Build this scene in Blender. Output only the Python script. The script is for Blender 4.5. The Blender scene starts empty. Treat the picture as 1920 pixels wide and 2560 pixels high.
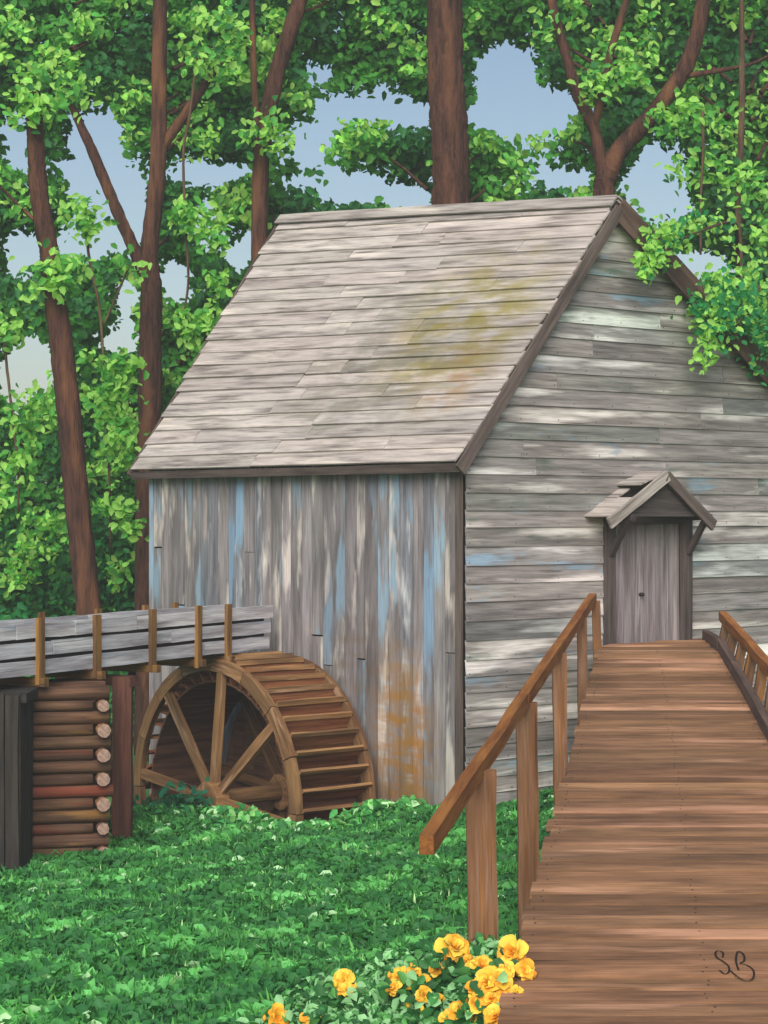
import bpy, math, random
import numpy as np
from mathutils import Matrix, Vector

R = math.radians
rng = random.Random(7)
nr = np.random.default_rng(11)
scn = bpy.context.scene
COL = scn.collection

# ------------------------------------------------------------------ camera, sky, sun, exposure
cd = bpy.data.cameras.new('camera')
cam = bpy.data.objects.new('camera', cd)
COL.objects.link(cam)
cam.location = (0, 0, 4.7)
cam.rotation_euler = (R(90), 0, 0)
cd.sensor_fit = 'HORIZONTAL'
cd.sensor_width = 36
cd.lens = 97.6
cd.clip_end = 2000
scn.camera = cam

SUN_EL, SUN_AZ = 36, 188            # azimuth clockwise from +Y (the view direction)
w = bpy.data.worlds.new('World')
scn.world = w
w.use_nodes = True
wn = w.node_tree
wn.nodes.clear()
sky = wn.nodes.new('ShaderNodeTexSky')
sky.sky_type = 'NISHITA'
sky.sun_disc = False
sky.sun_elevation = R(SUN_EL)
sky.sun_rotation = R(SUN_AZ)
sky.altitude = 0
sky.air_density = 1.0
sky.dust_density = 1.3
sky.ozone_density = .15
bg = wn.nodes.new('ShaderNodeBackground')
bg.inputs['Strength'].default_value = 0.088
wo = wn.nodes.new('ShaderNodeOutputWorld')
wn.links.new(sky.outputs[0], bg.inputs[0])
wn.links.new(bg.outputs[0], wo.inputs[0])

sd = bpy.data.lights.new('sun', 'SUN')
sd.energy = 3.6
sd.angle = R(50)
sd.color = (1.0, 0.95, 0.88)
sun = bpy.data.objects.new('sun', sd)
COL.objects.link(sun)
sv = Vector((math.sin(R(SUN_AZ)) * math.cos(R(SUN_EL)), math.cos(R(SUN_AZ)) * math.cos(R(SUN_EL)), math.sin(R(SUN_EL))))
sun.rotation_euler = sv.to_track_quat('Z', 'Y').to_euler()
sun.location = (0, 0, 40)

scn.view_settings.view_transform = 'Standard'
scn.view_settings.look = 'None'
scn.view_settings.exposure = 0.26
scn.view_settings.gamma = 1.0
scn.view_settings.use_curve_mapping = False
scn.cycles.max_bounces = 6
scn.cycles.transparent_max_bounces = 4
scn.cycles.use_denoising = True

# ------------------------------------------------------------------ helpers
def lin(r, g, b):
    f = lambda c: (c / 255 / 12.92) if c / 255 <= 0.04045 else ((c / 255 + 0.055) / 1.055) ** 2.4
    return (f(r), f(g), f(b), 1.0)

WM = {}                                    # world matrix of everything that parents something

def put(o, M, parent=None):
    COL.objects.link(o)
    o.matrix_basis = M
    if parent is not None:
        o.parent = parent
        o.matrix_parent_inverse = WM[parent.name].inverted()
    WM[o.name] = M.copy()
    return o

def tag(o, label=None, cat=None, group=None, kind=None):
    if label: o['label'] = label
    if cat: o['category'] = cat
    if group: o['group'] = group
    if kind: o['kind'] = kind
    return o

def thing(name, loc, label, cat, group=None):
    o = bpy.data.objects.new(name, None)
    o.empty_display_size = 0.3
    put(o, Matrix.Translation(Vector(loc)))
    return tag(o, label, cat, group)

def frame(o, x, y):
    x = Vector(x).normalized()
    z = x.cross(Vector(y)).normalized()
    y = z.cross(x)
    M = Matrix((x, y, z)).transposed().to_4x4()
    M.translation = Vector(o)
    return M

def mesh_obj(name, verts, faces, mat, parent=None, M=None, smooth=False, color=None):
    me = bpy.data.meshes.new(name)
    me.from_pydata([tuple(v) for v in verts], [], faces)
    me.update()
    if mat: me.materials.append(mat)
    if smooth:
        me.polygons.foreach_set('use_smooth', [True] * len(me.polygons))
    o = bpy.data.objects.new(name, me)
    put(o, M if M is not None else Matrix.Identity(4), parent)
    if color is not None:
        o.color = (color[0], color[1], color[2], 1)
    return o

def board_geo(L, W, T, seg=3, jit=0.006):
    """a rough sawn board: x along (0..L), y across, z thickness, edges a little wavy"""
    V, F = [], []
    for i in range(seg + 1):
        x = L * i / seg
        a, b, c = rng.uniform(-jit, jit), rng.uniform(-jit, jit), rng.uniform(-jit, jit) * .6
        bx = rng.uniform(-jit, jit) * 2 if i in (0, seg) else 0
        V += [(x + bx, -W / 2 + a, -T / 2 + c), (x + bx, W / 2 + b, -T / 2 + c), (x + bx, W / 2 + b, T / 2 + c), (x + bx, -W / 2 + a, T / 2 + c)]
    for i in range(seg):
        k, n = i * 4, i * 4 + 4
        for j in range(4):
            q = (j + 1) % 4
            F.append((k + j, n + j, n + q, k + q))
    F.append((0, 1, 2, 3))
    e = seg * 4
    F.append((e + 3, e + 2, e + 1, e))
    F = [f[::-1] for f in F]
    return V, F

def tint(v=.12, h=.03, base=1.0):
    k = base * (1 + rng.uniform(-v, v))
    return (k * (1 + rng.uniform(-h, h)), k, k * (1 + rng.uniform(-h, h)))

def plank(name, parent, p0, p1, W, T, up, mat, color=None, seg=3, jit=0.006):
    """board from p0 to p1 (centre line); `up` is the direction its width runs in"""
    p0, p1 = Vector(p0), Vector(p1)
    V, F = board_geo((p1 - p0).length, W, T, seg, jit)
    return mesh_obj(name, V, F, mat, parent, frame(p0, p1 - p0, up), color=color or tint())

def prism(name, parent, pts, x, y, T, mat, color=None):
    """convex outline (world points in one plane) given thickness T on the side x cross y points to"""
    o = Vector(pts[0])
    M = frame(o, x, y)
    Mi = M.inverted()
    P = [Mi @ Vector(p) for p in pts]
    n = len(P)
    V = [(p.x, p.y, 0) for p in P] + [(p.x, p.y, T) for p in P]
    area = sum(P[i].x * P[(i + 1) % n].y - P[(i + 1) % n].x * P[i].y for i in range(n))
    F = [tuple(range(n))[::-1], tuple(range(n, 2 * n))] + [(i, (i + 1) % n, n + (i + 1) % n, n + i) for i in range(n)]
    if area < 0: F = [f[::-1] for f in F]
    return mesh_obj(name, V, F, mat, parent, M, color=color or tint())

def tube_geo(path, radii, seg=10, rough=0.0, cap=True, seed=0):
    r_ = random.Random(seed)
    V, F = [], []
    P = [Vector(p) for p in path]
    ph = r_.uniform(0, 6)
    side = None
    for i, p in enumerate(P):
        t = (P[min(i + 1, len(P) - 1)] - P[max(i - 1, 0)]).normalized()
        if side is None:
            side = t.cross(Vector((0, 1, 0.1)))
            if side.length < .1: side = t.cross(Vector((1, 0, 0)))
        side = (side - t * side.dot(t)).normalized()
        bn = t.cross(side)
        for j in range(seg):
            a = 2 * math.pi * j / seg
            k = radii[i] * (1 + rough * (math.sin(3 * a + ph + i * .23) * .5 + r_.uniform(-1, 1) * .6))
            V.append(p + side * (math.cos(a) * k) + bn * (math.sin(a) * k))
    for i in range(len(P) - 1):
        for j in range(seg):
            q = (j + 1) % seg
            F.append((i * seg + j, i * seg + q, (i + 1) * seg + q, (i + 1) * seg + j))
    if cap:
        F.append(tuple(range(seg))[::-1])
        F.append(tuple((len(P) - 1) * seg + j for j in range(seg)))
    return V, F

def smooth_path(pts, n):
    """Catmull-Rom through (x,y,z,r) points"""
    P = [np.array(p, float) for p in pts]
    P = [2 * P[0] - P[1]] + P + [2 * P[-1] - P[-2]]
    out = []
    for i in range(1, len(P) - 2):
        a, b, c, d = P[i - 1:i + 3]
        for k in range(n):
            t = k / n
            out.append(.5 * (2 * b + (c - a) * t + (2 * a - 5 * b + 4 * c - d) * t * t + (3 * b - a - 3 * c + d) * t ** 3))
    out.append(P[-2])
    return [tuple(q[:3]) for q in out], [max(.004, q[3]) for q in out]

def limb(name, parent, pts, mat, n=6, seg=10, rough=.08, seed=0):
    path, rad = smooth_path(pts, n)
    V, F = tube_geo(path, rad, seg, rough, True, seed)
    loc = Vector(pts[0][:3])
    return mesh_obj(name, [v - loc for v in V], F, mat, parent, Matrix.Translation(loc), smooth=True)

def leaves(name, parent, cen, length, width, cols, mat, bias=(0, -.6, .5), spread=1.0, M=None, upright=None, kind=None):
    """N leaf-shaped folded quads in one mesh; cols is one colour per leaf"""
    n = len(cen)
    cen = np.asarray(cen, float)
    nrm = nr.normal(size=(n, 3)) * spread + np.asarray(bias)
    nrm /= np.linalg.norm(nrm, axis=1)[:, None] + 1e-9
    a = nr.normal(size=(n, 3)) + (np.asarray(upright) if upright is not None else np.array([0, 0, -.5]))
    a -= nrm * (a * nrm).sum(1)[:, None]
    a /= np.linalg.norm(a, axis=1)[:, None] + 1e-9
    b = np.cross(nrm, a)
    L = np.broadcast_to(np.asarray(length), (n,))[:, None]
    W = np.broadcast_to(np.asarray(width), (n,))[:, None]
    fold = nrm * W * .22
    V = np.empty((n, 6, 3))
    curl = nrm * L * nr.uniform(-.12, .05, (n, 1))
    V[:, 0] = cen - a * L * .5
    V[:, 1] = cen - a * L * .2 + b * W * .46 + fold
    V[:, 2] = cen + a * L * .22 + b * W * .36 + fold
    V[:, 3] = cen + a * L * .5 + curl
    V[:, 4] = cen + a * L * .22 - b * W * .36 + fold
    V[:, 5] = cen - a * L * .2 - b * W * .46 + fold
    if M is None:
        loc = cen.mean(0) if parent is None else np.array(WM[parent.name].translation)
        M = Matrix.Translation(Vector(loc))
        V -= loc
    me = bpy.data.meshes.new(name)
    me.vertices.add(n * 6)
    me.vertices.foreach_set('co', V.reshape(-1))
    # two quads per leaf, hinged along the midrib
    idx = np.arange(n)[:, None] * 6
    tri = np.concatenate([idx + np.array([[0, 3, 2, 1]]), idx + np.array([[0, 5, 4, 3]])], axis=1).reshape(-1)
    me.loops.add(len(tri))
    me.loops.foreach_set('vertex_index', tri.astype(np.int32))
    me.polygons.add(2 * n)
    me.polygons.foreach_set('loop_start', np.arange(0, 8 * n, 4, dtype=np.int32))
    me.polygons.foreach_set('loop_total', np.full(2 * n, 4, dtype=np.int32))
    at = me.attributes.new('tint', 'FLOAT_COLOR', 'FACE')
    c4 = np.ones((n, 4)); c4[:, :3] = cols
    at.data.foreach_set('color', np.repeat(c4, 2, axis=0).reshape(-1))
    me.update()
    me.validate()
    me.materials.append(mat)
    o = bpy.data.objects.new(name, me)
    put(o, M, parent)
    if kind: o['kind'] = kind
    return o

# ------------------------------------------------------------------ materials
def nodes(name):
    m = bpy.data.materials.new(name)
    m.use_nodes = True
    nt = m.node_tree
    b = nt.nodes['Principled BSDF']
    b.inputs['Roughness'].default_value = .85
    b.inputs['Specular IOR Level'].default_value = .25
    return m, nt, b

def N(nt, t, **kw):
    n = nt.nodes.new(t)
    for k, v in kw.items():
        setattr(n, k, v)
    return n

def noise(nt, vec, scale=1.0, detail=4, rough=.55):
    n = N(nt, 'ShaderNodeTexNoise')
    n.inputs['Scale'].default_value = scale
    n.inputs['Detail'].default_value = detail
    n.inputs['Roughness'].default_value = rough
    nt.links.new(vec, n.inputs['Vector'])
    return n.outputs['Fac']

def ramp(nt, fac, a, b, ca=(0, 0, 0, 1), cb=(1, 1, 1, 1)):
    n = N(nt, 'ShaderNodeValToRGB')
    n.color_ramp.elements[0].position = a
    n.color_ramp.elements[1].position = b
    n.color_ramp.elements[0].color = ca
    n.color_ramp.elements[1].color = cb
    nt.links.new(fac, n.inputs['Fac'])
    return n.outputs['Color']

def mix(nt, fac, a, b, mode='MIX'):
    n = N(nt, 'ShaderNodeMix', data_type='RGBA', blend_type=mode)
    for s, v in ((n.inputs[0], fac), (n.inputs[6], a), (n.inputs[7], b)):
        if hasattr(v, 'is_linked') or hasattr(v, 'node'): nt.links.new(v, s)
        else: s.default_value = v
    return n.outputs[2]

def math_n(nt, op, a, b=None):
    n = N(nt, 'ShaderNodeMath', operation=op)
    for s, v in ((n.inputs[0], a), (n.inputs[1], b)):
        if v is None: continue
        if hasattr(v, 'node'): nt.links.new(v, s)
        else: s.default_value = v
    return n.outputs[0]

def mapping(nt, vec, scale, off=None):
    n = N(nt, 'ShaderNodeMapping')
    n.inputs['Scale'].default_value = scale
    nt.links.new(vec, n.inputs['Vector'])
    if off is not None: nt.links.new(off, n.inputs['Location'])
    return n.outputs['Vector']

def bump(nt, b, h, strength=.4, dist=.02):
    n = N(nt, 'ShaderNodeBump')
    n.inputs['Strength'].default_value = strength
    n.inputs['Distance'].default_value = dist
    nt.links.new(h, n.inputs['Height'])
    nt.links.new(n.outputs[0], b.inputs['Normal'])

def wood(name, base, dark, paints=(), stain=None, dark_pos=(.35, .62), grain=55, sy=7):
    """weathered board: grain runs along local x; the object's colour is the board's own tint; paints = (colour, lo, hi, xscale, yscale)"""
    m, nt, b = nodes(name)
    tc = N(nt, 'ShaderNodeTexCoord').outputs['Object']
    oi = N(nt, 'ShaderNodeObjectInfo')
    off = N(nt, 'ShaderNodeCombineXYZ')
    r1 = math_n(nt, 'MULTIPLY', oi.outputs['Random'], 137.0)
    nt.links.new(r1, off.inputs[0]); nt.links.new(math_n(nt, 'MULTIPLY', oi.outputs['Random'], 53.0), off.inputs[1])
    off = off.outputs[0]
    streak = noise(nt, mapping(nt, tc, (.55, sy, sy), off), 1.6, 5)
    col = mix(nt, ramp(nt, streak, *dark_pos), dark, base)
    for c, lo, hi, xs, ys in paints:
        f = noise(nt, mapping(nt, tc, (xs, ys, ys), off), 1.0, 4, .6)
        col = mix(nt, ramp(nt, f, lo, hi), col, c)
        n2 = N(nt, 'ShaderNodeVectorMath', operation='ADD')
        nt.links.new(off, n2.inputs[0]); n2.inputs[1].default_value = (31.7, 9.1, 4.4)
        off = n2.outputs[0]
    g = noise(nt, mapping(nt, tc, (2.2, grain, grain), off), 1.0, 3, .6)
    col = mix(nt, 1.0, col, ramp(nt, g, .25, .7, (.70, .68, .66, 1), (1.08, 1.08, 1.08, 1)), 'MULTIPLY')
    crack = noise(nt, mapping(nt, tc, (.7, 26, 26), off), 1.0, 2, .5)
    ck = ramp(nt, crack, .27, .34, (.35, .33, .32, 1), (1, 1, 1, 1))
    col = mix(nt, .8, col, ck, 'MULTIPLY')
    if stain:
        geo = N(nt, 'ShaderNodeNewGeometry').outputs['Position']
        for (c, fn) in stain:
            col = mix(nt, fn(nt, geo), col, c)
    col = mix(nt, 1.0, col, oi.outputs['Color'], 'MULTIPLY')
    nt.links.new(col, b.inputs['Base Color'])
    h = math_n(nt, 'ADD', math_n(nt, 'MULTIPLY', g, .6), crack)
    bump(nt, b, h, .55, .012)
    return m

def low_stain(z0, z1, amount, scale=1.3, lo=.42, hi=.6):
    def f(nt, geo):
        s = N(nt, 'ShaderNodeSeparateXYZ'); nt.links.new(geo, s.inputs[0])
        mr = N(nt, 'ShaderNodeMapRange', interpolation_type='SMOOTHSTEP')
        mr.inputs['From Min'].default_value = z1; mr.inputs['From Max'].default_value = z0
        mr.inputs['To Max'].default_value = amount
        nt.links.new(s.outputs[2], mr.inputs['Value'])
        n = noise(nt, mapping(nt, geo, (1.6, 1.6, .35)), scale, 4)
        return math_n(nt, 'MULTIPLY', mr.outputs[0], ramp(nt, n, lo, hi))
    return f

def spot_stain(c, rad, amount, sc=(1, 1, 1), nscale=1.5, lo=.4, hi=.6):
    def f(nt, geo):
        v = N(nt, 'ShaderNodeVectorMath', operation='SUBTRACT'); nt.links.new(geo, v.inputs[0]); v.inputs[1].default_value = c
        v2 = N(nt, 'ShaderNodeVectorMath', operation='MULTIPLY'); nt.links.new(v.outputs[0], v2.inputs[0]); v2.inputs[1].default_value = sc
        ln = N(nt, 'ShaderNodeVectorMath', operation='LENGTH'); nt.links.new(v2.outputs[0], ln.inputs[0])
        mr = N(nt, 'ShaderNodeMapRange', interpolation_type='SMOOTHSTEP')
        mr.inputs['From Min'].default_value = rad; mr.inputs['From Max'].default_value = rad * .25
        mr.inputs['To Max'].default_value = amount
        nt.links.new(ln.outputs['Value'], mr.inputs['Value'])
        n = noise(nt, mapping(nt, geo, (1, 1, 3.5)), nscale, 5)
        return math_n(nt, 'MULTIPLY', mr.outputs[0], ramp(nt, n, lo, hi))
    return f

def leaf_mat(name, trans=.3):
    m, nt, b = nodes(name)
    a = N(nt, 'ShaderNodeAttribute', attribute_name='tint', attribute_type='GEOMETRY')
    geo = N(nt, 'ShaderNodeNewGeometry').outputs['Position']
    n = noise(nt, geo, 9.0, 2)
    col = mix(nt, 1.0, a.outputs['Color'], ramp(nt, n, .3, .7, (.82, .82, .8, 1), (1.12, 1.12, 1.1, 1)), 'MULTIPLY')
    nt.links.new(col, b.inputs['Base Color'])
    b.inputs['Roughness'].default_value = .55
    tr = N(nt, 'ShaderNodeBsdfTranslucent')
    nt.links.new(mix(nt, 1.0, col, (1.15, 1.2, .6, 1), 'MULTIPLY'), tr.inputs['Color'])
    ms = N(nt, 'ShaderNodeMixShader'); ms.inputs[0].default_value = trans
    nt.links.new(b.outputs[0], ms.inputs[1]); nt.links.new(tr.outputs[0], ms.inputs[2])
    nt.links.new(ms.outputs[0], nt.nodes['Material Output'].inputs['Surface'])
    return m

def plain(name, col, rough=.8, var=.25, scale=6.0):
    m, nt, b = nodes(name)
    tc = N(nt, 'ShaderNodeTexCoord').outputs['Object']
    n = noise(nt, tc, scale, 5)
    k = tuple(c * (1 - var) for c in col[:3]) + (1,)
    k2 = tuple(min(1, c * (1 + var)) for c in col[:3]) + (1,)
    nt.links.new(ramp(nt, n, .3, .7, k, k2), b.inputs['Base Color'])
    b.inputs['Roughness'].default_value = rough
    bump(nt, b, n, .3, .02)
    return m

GREY_PALE = lin(206, 198, 190); BLUE = lin(138, 160, 176); OCHRE = lin(150, 106, 46); MOSS = lin(140, 128, 66)
# building frame: C is the corner between the side wall and the front gable
C = Vector((1.14, 30.0, 0))
A = R(50)
DL = Vector((-math.cos(A), math.sin(A), 0))     # along the side wall, away from the corner
DG = Vector((math.sin(A), math.cos(A), 0))      # along the gable, away from the corner
UP = Vector((0, 0, 1))
def SW(s, o, z): return C + DL * s - DG * o + UP * z      # side wall: s along, o outwards
def GW(t, q, z): return C + DG * t - DL * q + UP * z      # gable wall: t along, q outwards

M_side = wood('side_wall_boards', lin(146, 141, 141), lin(108, 104, 105),
              [(GREY_PALE, .55, .63, .42, 1.8), (BLUE, .57, .63, .34, 1.5), (lin(196,170,158), .64, .72, .5, 3)],
              stain=[(OCHRE, spot_stain(SW(1.3, 0, 1.1), 1.6, .95, (1.6, 1.6, .72), 1.4, .32, .56)), (lin(122, 96, 62), spot_stain(SW(2.4, 0, 2.4), 1.0, .45, (1, 1, 1), 1.6, .40, .66)), (lin(66, 58, 48), low_stain(-.1, 1.3, .9, 1.6, .35, .6))], sy=4.5)
M_front = wood('front_wall_boards', lin(158, 152, 149), lin(118, 113, 111),
               [(lin(236, 230, 226), .52, .64, .24, 2.2), (BLUE, .62, .70, .45, 2), (lin(92, 108, 98), .62, .72, .5, 3)],
               stain=[(lin(80, 76, 68), low_stain(0.0, 1.3, .6, 1.5, .4, .6))])
M_roof = wood('roof_boards', lin(186, 177, 171), lin(126, 118, 114),
              [(lin(216, 206, 196), .55, .72, .4, 4), (lin(120, 112, 106), .63, .72, .5, 9)],
              stain=[(MOSS, spot_stain(SW(1.5, -1.5, 7.4), 2.2, .9, (1, 1, .9), 1.3, .38, .6)), (OCHRE, spot_stain(SW(1.0, -.8, 6.6), 1.0, .45, (1, 1, 1), 1.9, .42, .6)),
                     (lin(124, 121, 106), spot_stain(SW(3.0, -1.0, 6.9), 2.7, .6, (1, 1, 1), 1.6, .45, .6))],
              dark_pos=(.32, .55))
M_rake = wood('rake_boards', lin(112, 99, 93), lin(78, 68, 64))
M_rake_b = wood('brown_rake_boards', lin(104, 84, 74), lin(70, 56, 50))
M_door = wood('door_boards', lin(152, 144, 146), lin(110, 101, 102), [(lin(176, 166, 166), .58, .75, .5, 5)])
M_trim = wood('door_trim', lin(100, 90, 87), lin(72, 64, 62))
M_deck = wood('ramp_boards', lin(154, 114, 82), lin(114, 84, 60), [(lin(198, 150, 118), .54, .66, .26, 1.5), (lin(112, 82, 62), .60, .72, .4, 2.2)], grain=30, sy=2.6)
M_rail = wood('rail_wood', lin(158, 104, 50), lin(122, 72, 34), [(lin(124, 70, 36), .58, .7, .6, 5)])
M_post = wood('post_wood', lin(138, 104, 80), lin(116, 78, 48), [(lin(160, 108, 50), .52, .62, .35, 8), (lin(146, 120, 112), .60, .7, .4, 8)])
M_wheel = wood('wheel_wood', lin(146, 110, 72), lin(100, 74, 50), [(lin(186, 150, 120), .60, .75, .6, 6), (lin(112, 66, 40), .6, .72, .6, 6)])
M_bucket = wood('bucket_wood', lin(150, 98, 64), lin(104, 64, 42), [(lin(112, 58, 38), .52, .68, .5, 5), (lin(182, 136, 90), .62, .74, .5, 7)])
M_drum = wood('drum_wood', lin(118, 84, 64), lin(80, 56, 44))
M_flume = wood('flume_boards', lin(212, 211, 218), lin(164, 158, 164), [(lin(232, 230, 232), .5, .68, .35, 4), (lin(150, 166, 182), .6, .72, .5, 5)])
M_batten = wood('flume_battens', lin(150, 110, 58), lin(96, 72, 48))
M_log = wood('crib_logs', lin(118, 88, 66), lin(80, 58, 46), [(lin(152, 112, 62), .6, .72, .5, 4), (lin(118, 62, 44), .58, .7, .5, 4)])
M_logend = plain('log_ends', lin(150, 124, 110), .9, .35, 22)
M_red = wood('red_brown_post', lin(110, 70, 56), lin(80, 52, 44))
M_darkwood = wood('shade_dark_timber', lin(58, 54, 50), lin(38, 36, 34))  # shade put into the colour, for the pier and the flume's gap backing
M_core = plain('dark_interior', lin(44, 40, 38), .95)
M_iron = plain('iron', lin(40, 36, 34), .5)
M_ink = plain('black_paint', lin(28, 22, 20), .6, .1)
M_leaf = leaf_mat('tree_leaves', .45)
M_ground_leaf = leaf_mat('ground_leaves', .35)
M_petal = leaf_mat('petals', .3)
M_stem = plain('stems', lin(70, 104, 52), .7)

def bark(name, a, b_, c):
    m, nt, b = nodes(name)
    geo = N(nt, 'ShaderNodeNewGeometry').outputs['Position']
    n1 = noise(nt, mapping(nt, geo, (9, 9, 1.1)), 1.0, 5, .65)
    n2 = noise(nt, mapping(nt, geo, (2.5, 2.5, .5)), 1.0, 3)
    n3 = noise(nt, mapping(nt, geo, (26, 26, 3.0)), 1.0, 4, .6)
    n1 = math_n(nt, 'ADD', math_n(nt, 'MULTIPLY', n1, .6), math_n(nt, 'MULTIPLY', n3, .4))
    col = mix(nt, ramp(nt, n1, .40, .58), b_, a)
    col = mix(nt, ramp(nt, n2, .52, .68), col, c)
    nt.links.new(col, b.inputs['Base Color'])
    b.inputs['Roughness'].default_value = .95
    bump(nt, b, n1, 1.0, .10)
    return m
M_bark = bark('brown_bark', lin(88, 58, 46), lin(48, 32, 27), lin(110, 74, 50))
M_bark2 = bark('grey_bark', lin(104, 80, 62), lin(70, 54, 44), lin(116, 100, 72))

# ------------------------------------------------------------------ ground with the wheel pit
def sstep(a, b, x):
    t = np.clip((x - a) / (b - a), 0, 1)
    return t * t * (3 - 2 * t)

def ground_z(x, y):
    x = np.asarray(x, float); y = np.asarray(y, float)
    dx, dy = x - C.x, y - C.y
    s = dx * DL.x + dy * DL.y
    o = -(dx * DG.x + dy * DG.y)
    z = .07 * np.sin(x * .9 + 1.3) * np.cos(y * .7) + .05 * np.sin(x * 2.1 + y * 1.7) + .02 * np.sin(x * 5 - y * 4.3)
    z = z + .38 * np.exp(-(((x - 2.2) / 2.6) ** 2 + ((y - 30.2) / 2.6) ** 2))
    z = z - .30 * sstep(2.5, 5.5, s) * sstep(3.5, 1.5, o)
    pit = sstep(1.25, 1.75, s) * sstep(8.0, 7.4, s) * sstep(2.15, 1.8, o) * sstep(-.6, -.2, o)
    z = z - 2.1 * pit
    return z

def axis(lo, hi, flo, fhi, fine, grow=1.22):
    a = list(np.arange(flo, fhi, fine))
    st = fine; v = a[-1]
    while v < hi: st *= grow; v += st; a.append(v)
    st = fine; v = flo; pre = []
    while v > lo: st *= grow; v -= st; pre.append(v)
    return np.array(pre[::-1] + a)
gx = axis(-500, 500, -7, 5.5, .12); gy = axis(-60, 900, 14, 36, .14)
XX, YY = np.meshgrid(gx, gy)
ZZ = ground_z(XX, YY)
nx, ny = len(gx), len(gy)
gv = np.stack([XX, YY, ZZ], -1).reshape(-1, 3)
gf = [(j * nx + i, j * nx + i + 1, (j + 1) * nx + i + 1, (j + 1) * nx + i) for j in range(ny - 1) for i in range(nx - 1)]
m, nt, b = nodes('leafy_soil')
geo = N(nt, 'ShaderNodeNewGeometry').outputs['Position']
n1 = noise(nt, geo, .9, 5); n2 = noise(nt, geo, 7, 4)
c = mix(nt, ramp(nt, n1, .35, .65), lin(60, 112, 58), lin(78, 132, 68))
c = mix(nt, ramp(nt, n2, .5, .75), c, lin(64, 74, 48))
nt.links.new(c, b.inputs['Base Color']); bump(nt, b, n2, .6, .06)
g = mesh_obj('ground', gv, gf, m, smooth=True)
tag(g, kind='structure')

# ------------------------------------------------------------------ the mill
mill = thing('mill_building', C, 'weathered grey board watermill with steep plank roof and small hooded door', 'mill')
K1, K2 = 1.224, .664
T_AP, Z_AP, Z_W = 3.0, 9.42, 5.686
K1 = (Z_AP - Z_W) / T_AP
LEN, WID = 8.07, 9.0
RISE = .62                                        # the old ridge climbs a little towards the back
def zr(s): return Z_AP + RISE * s / 8.3
def gable_top(t): return Z_W + K1 * t if t < T_AP else Z_AP - K2 * (t - T_AP)

# dark core added just behind the boards so their gaps look shaded
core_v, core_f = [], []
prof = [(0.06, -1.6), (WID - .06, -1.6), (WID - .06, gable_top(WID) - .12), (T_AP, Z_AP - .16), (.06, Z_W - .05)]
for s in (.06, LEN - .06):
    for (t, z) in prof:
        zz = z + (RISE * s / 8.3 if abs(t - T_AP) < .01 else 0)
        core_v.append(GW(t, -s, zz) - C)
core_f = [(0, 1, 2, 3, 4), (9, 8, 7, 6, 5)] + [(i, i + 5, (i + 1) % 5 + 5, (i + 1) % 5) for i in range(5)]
mesh_obj('gap_dark_core', core_v, core_f, M_core, mill, Matrix.Translation(C))

def part_empty(name, parent, loc):
    o = bpy.data.objects.new(name, None)
    put(o, Matrix.Translation(Vector(loc)), parent)
    return o

side = part_empty('side_wall', mill, SW(LEN / 2, 0, 0))
s = 0.10
while s < LEN - .02:
    wd = rng.uniform(.20, .31)
    wd = min(wd, LEN - s)
    if LEN - s - wd < .12: wd = LEN - s
    mid = s + wd / 2
    bot = -.35 if mid < 1.3 else -1.7
    bot += rng.uniform(-.08, .08)
    top = Z_W - .05
    k = rng.random()
    col = tint(.10, .03, rng.choice([.84, .95, 1.0, 1.06, 1.16]))
    if k < .22: col = (col[0] * .88, col[1] * .98, col[2] * 1.10)
    off = .022 + rng.uniform(-.008, .010)
    split = rng.uniform(2.2, 4.3)
    if rng.random() < .3:
        plank('plank', side, SW(mid, off, bot), SW(mid, off, split), wd - .014, .035, DL, M_side, col, 4, .005)
        plank('plank', side, SW(mid, off + .004, split + .012), SW(mid, off, top), wd - .014, .035, DL, M_side, tint(.1, .03, col[1]), 4, .005)
    else:
        plank('plank', side, SW(mid, off, bot), SW(mid, off, top), wd - .014, .035, DL, M_side, col, 5, .005)
    s += wd
plank('corner_board', side, SW(.05, .035, -.35), SW(.05, .035, Z_W - .08), .12, .05, DL, M_rake, tint(.05), 5, .004)

front = part_empty('front_wall', mill, GW(WID / 2, 0, 0))
D0, D1, DZ0, DZ1 = 2.86, 4.81, 2.60, 4.66
wall_nails = []
def gable_span(z):
    l = .03 if z <= Z_W else (z - Z_W) / K1
    zr_end = gable_top(WID)
    r = WID - .03 if z <= zr_end else T_AP + (Z_AP - z) / K2
    return l, r
def clap(t0, t1, z0, z1, sl0, sl1, sr0, sr1):
    """one horizontal board from t0..t1; the s* values are the raked ends"""
    q0, q1 = .040 + rng.uniform(0, .008), .022
    pts = [GW(sl0, q0, z0), GW(sr0, q0, z0), GW(sr1, q1, z1), GW(sl1, q1, z1)]
    k = rng.choice([.78, .88, .96, 1.0, 1.08, 1.2])
    col = tint(.06, .03, k)
    if rng.random() < .14: col = (col[0] * .9, col[1] * .99, col[2] * .98)
    wall_nails.append((sl0, sr0, z0, q0))
    o = prism('plank', front, pts, DG, (pts[3] - pts[0]), -.022, M_front, col)
    return o
z = -.4
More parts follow.
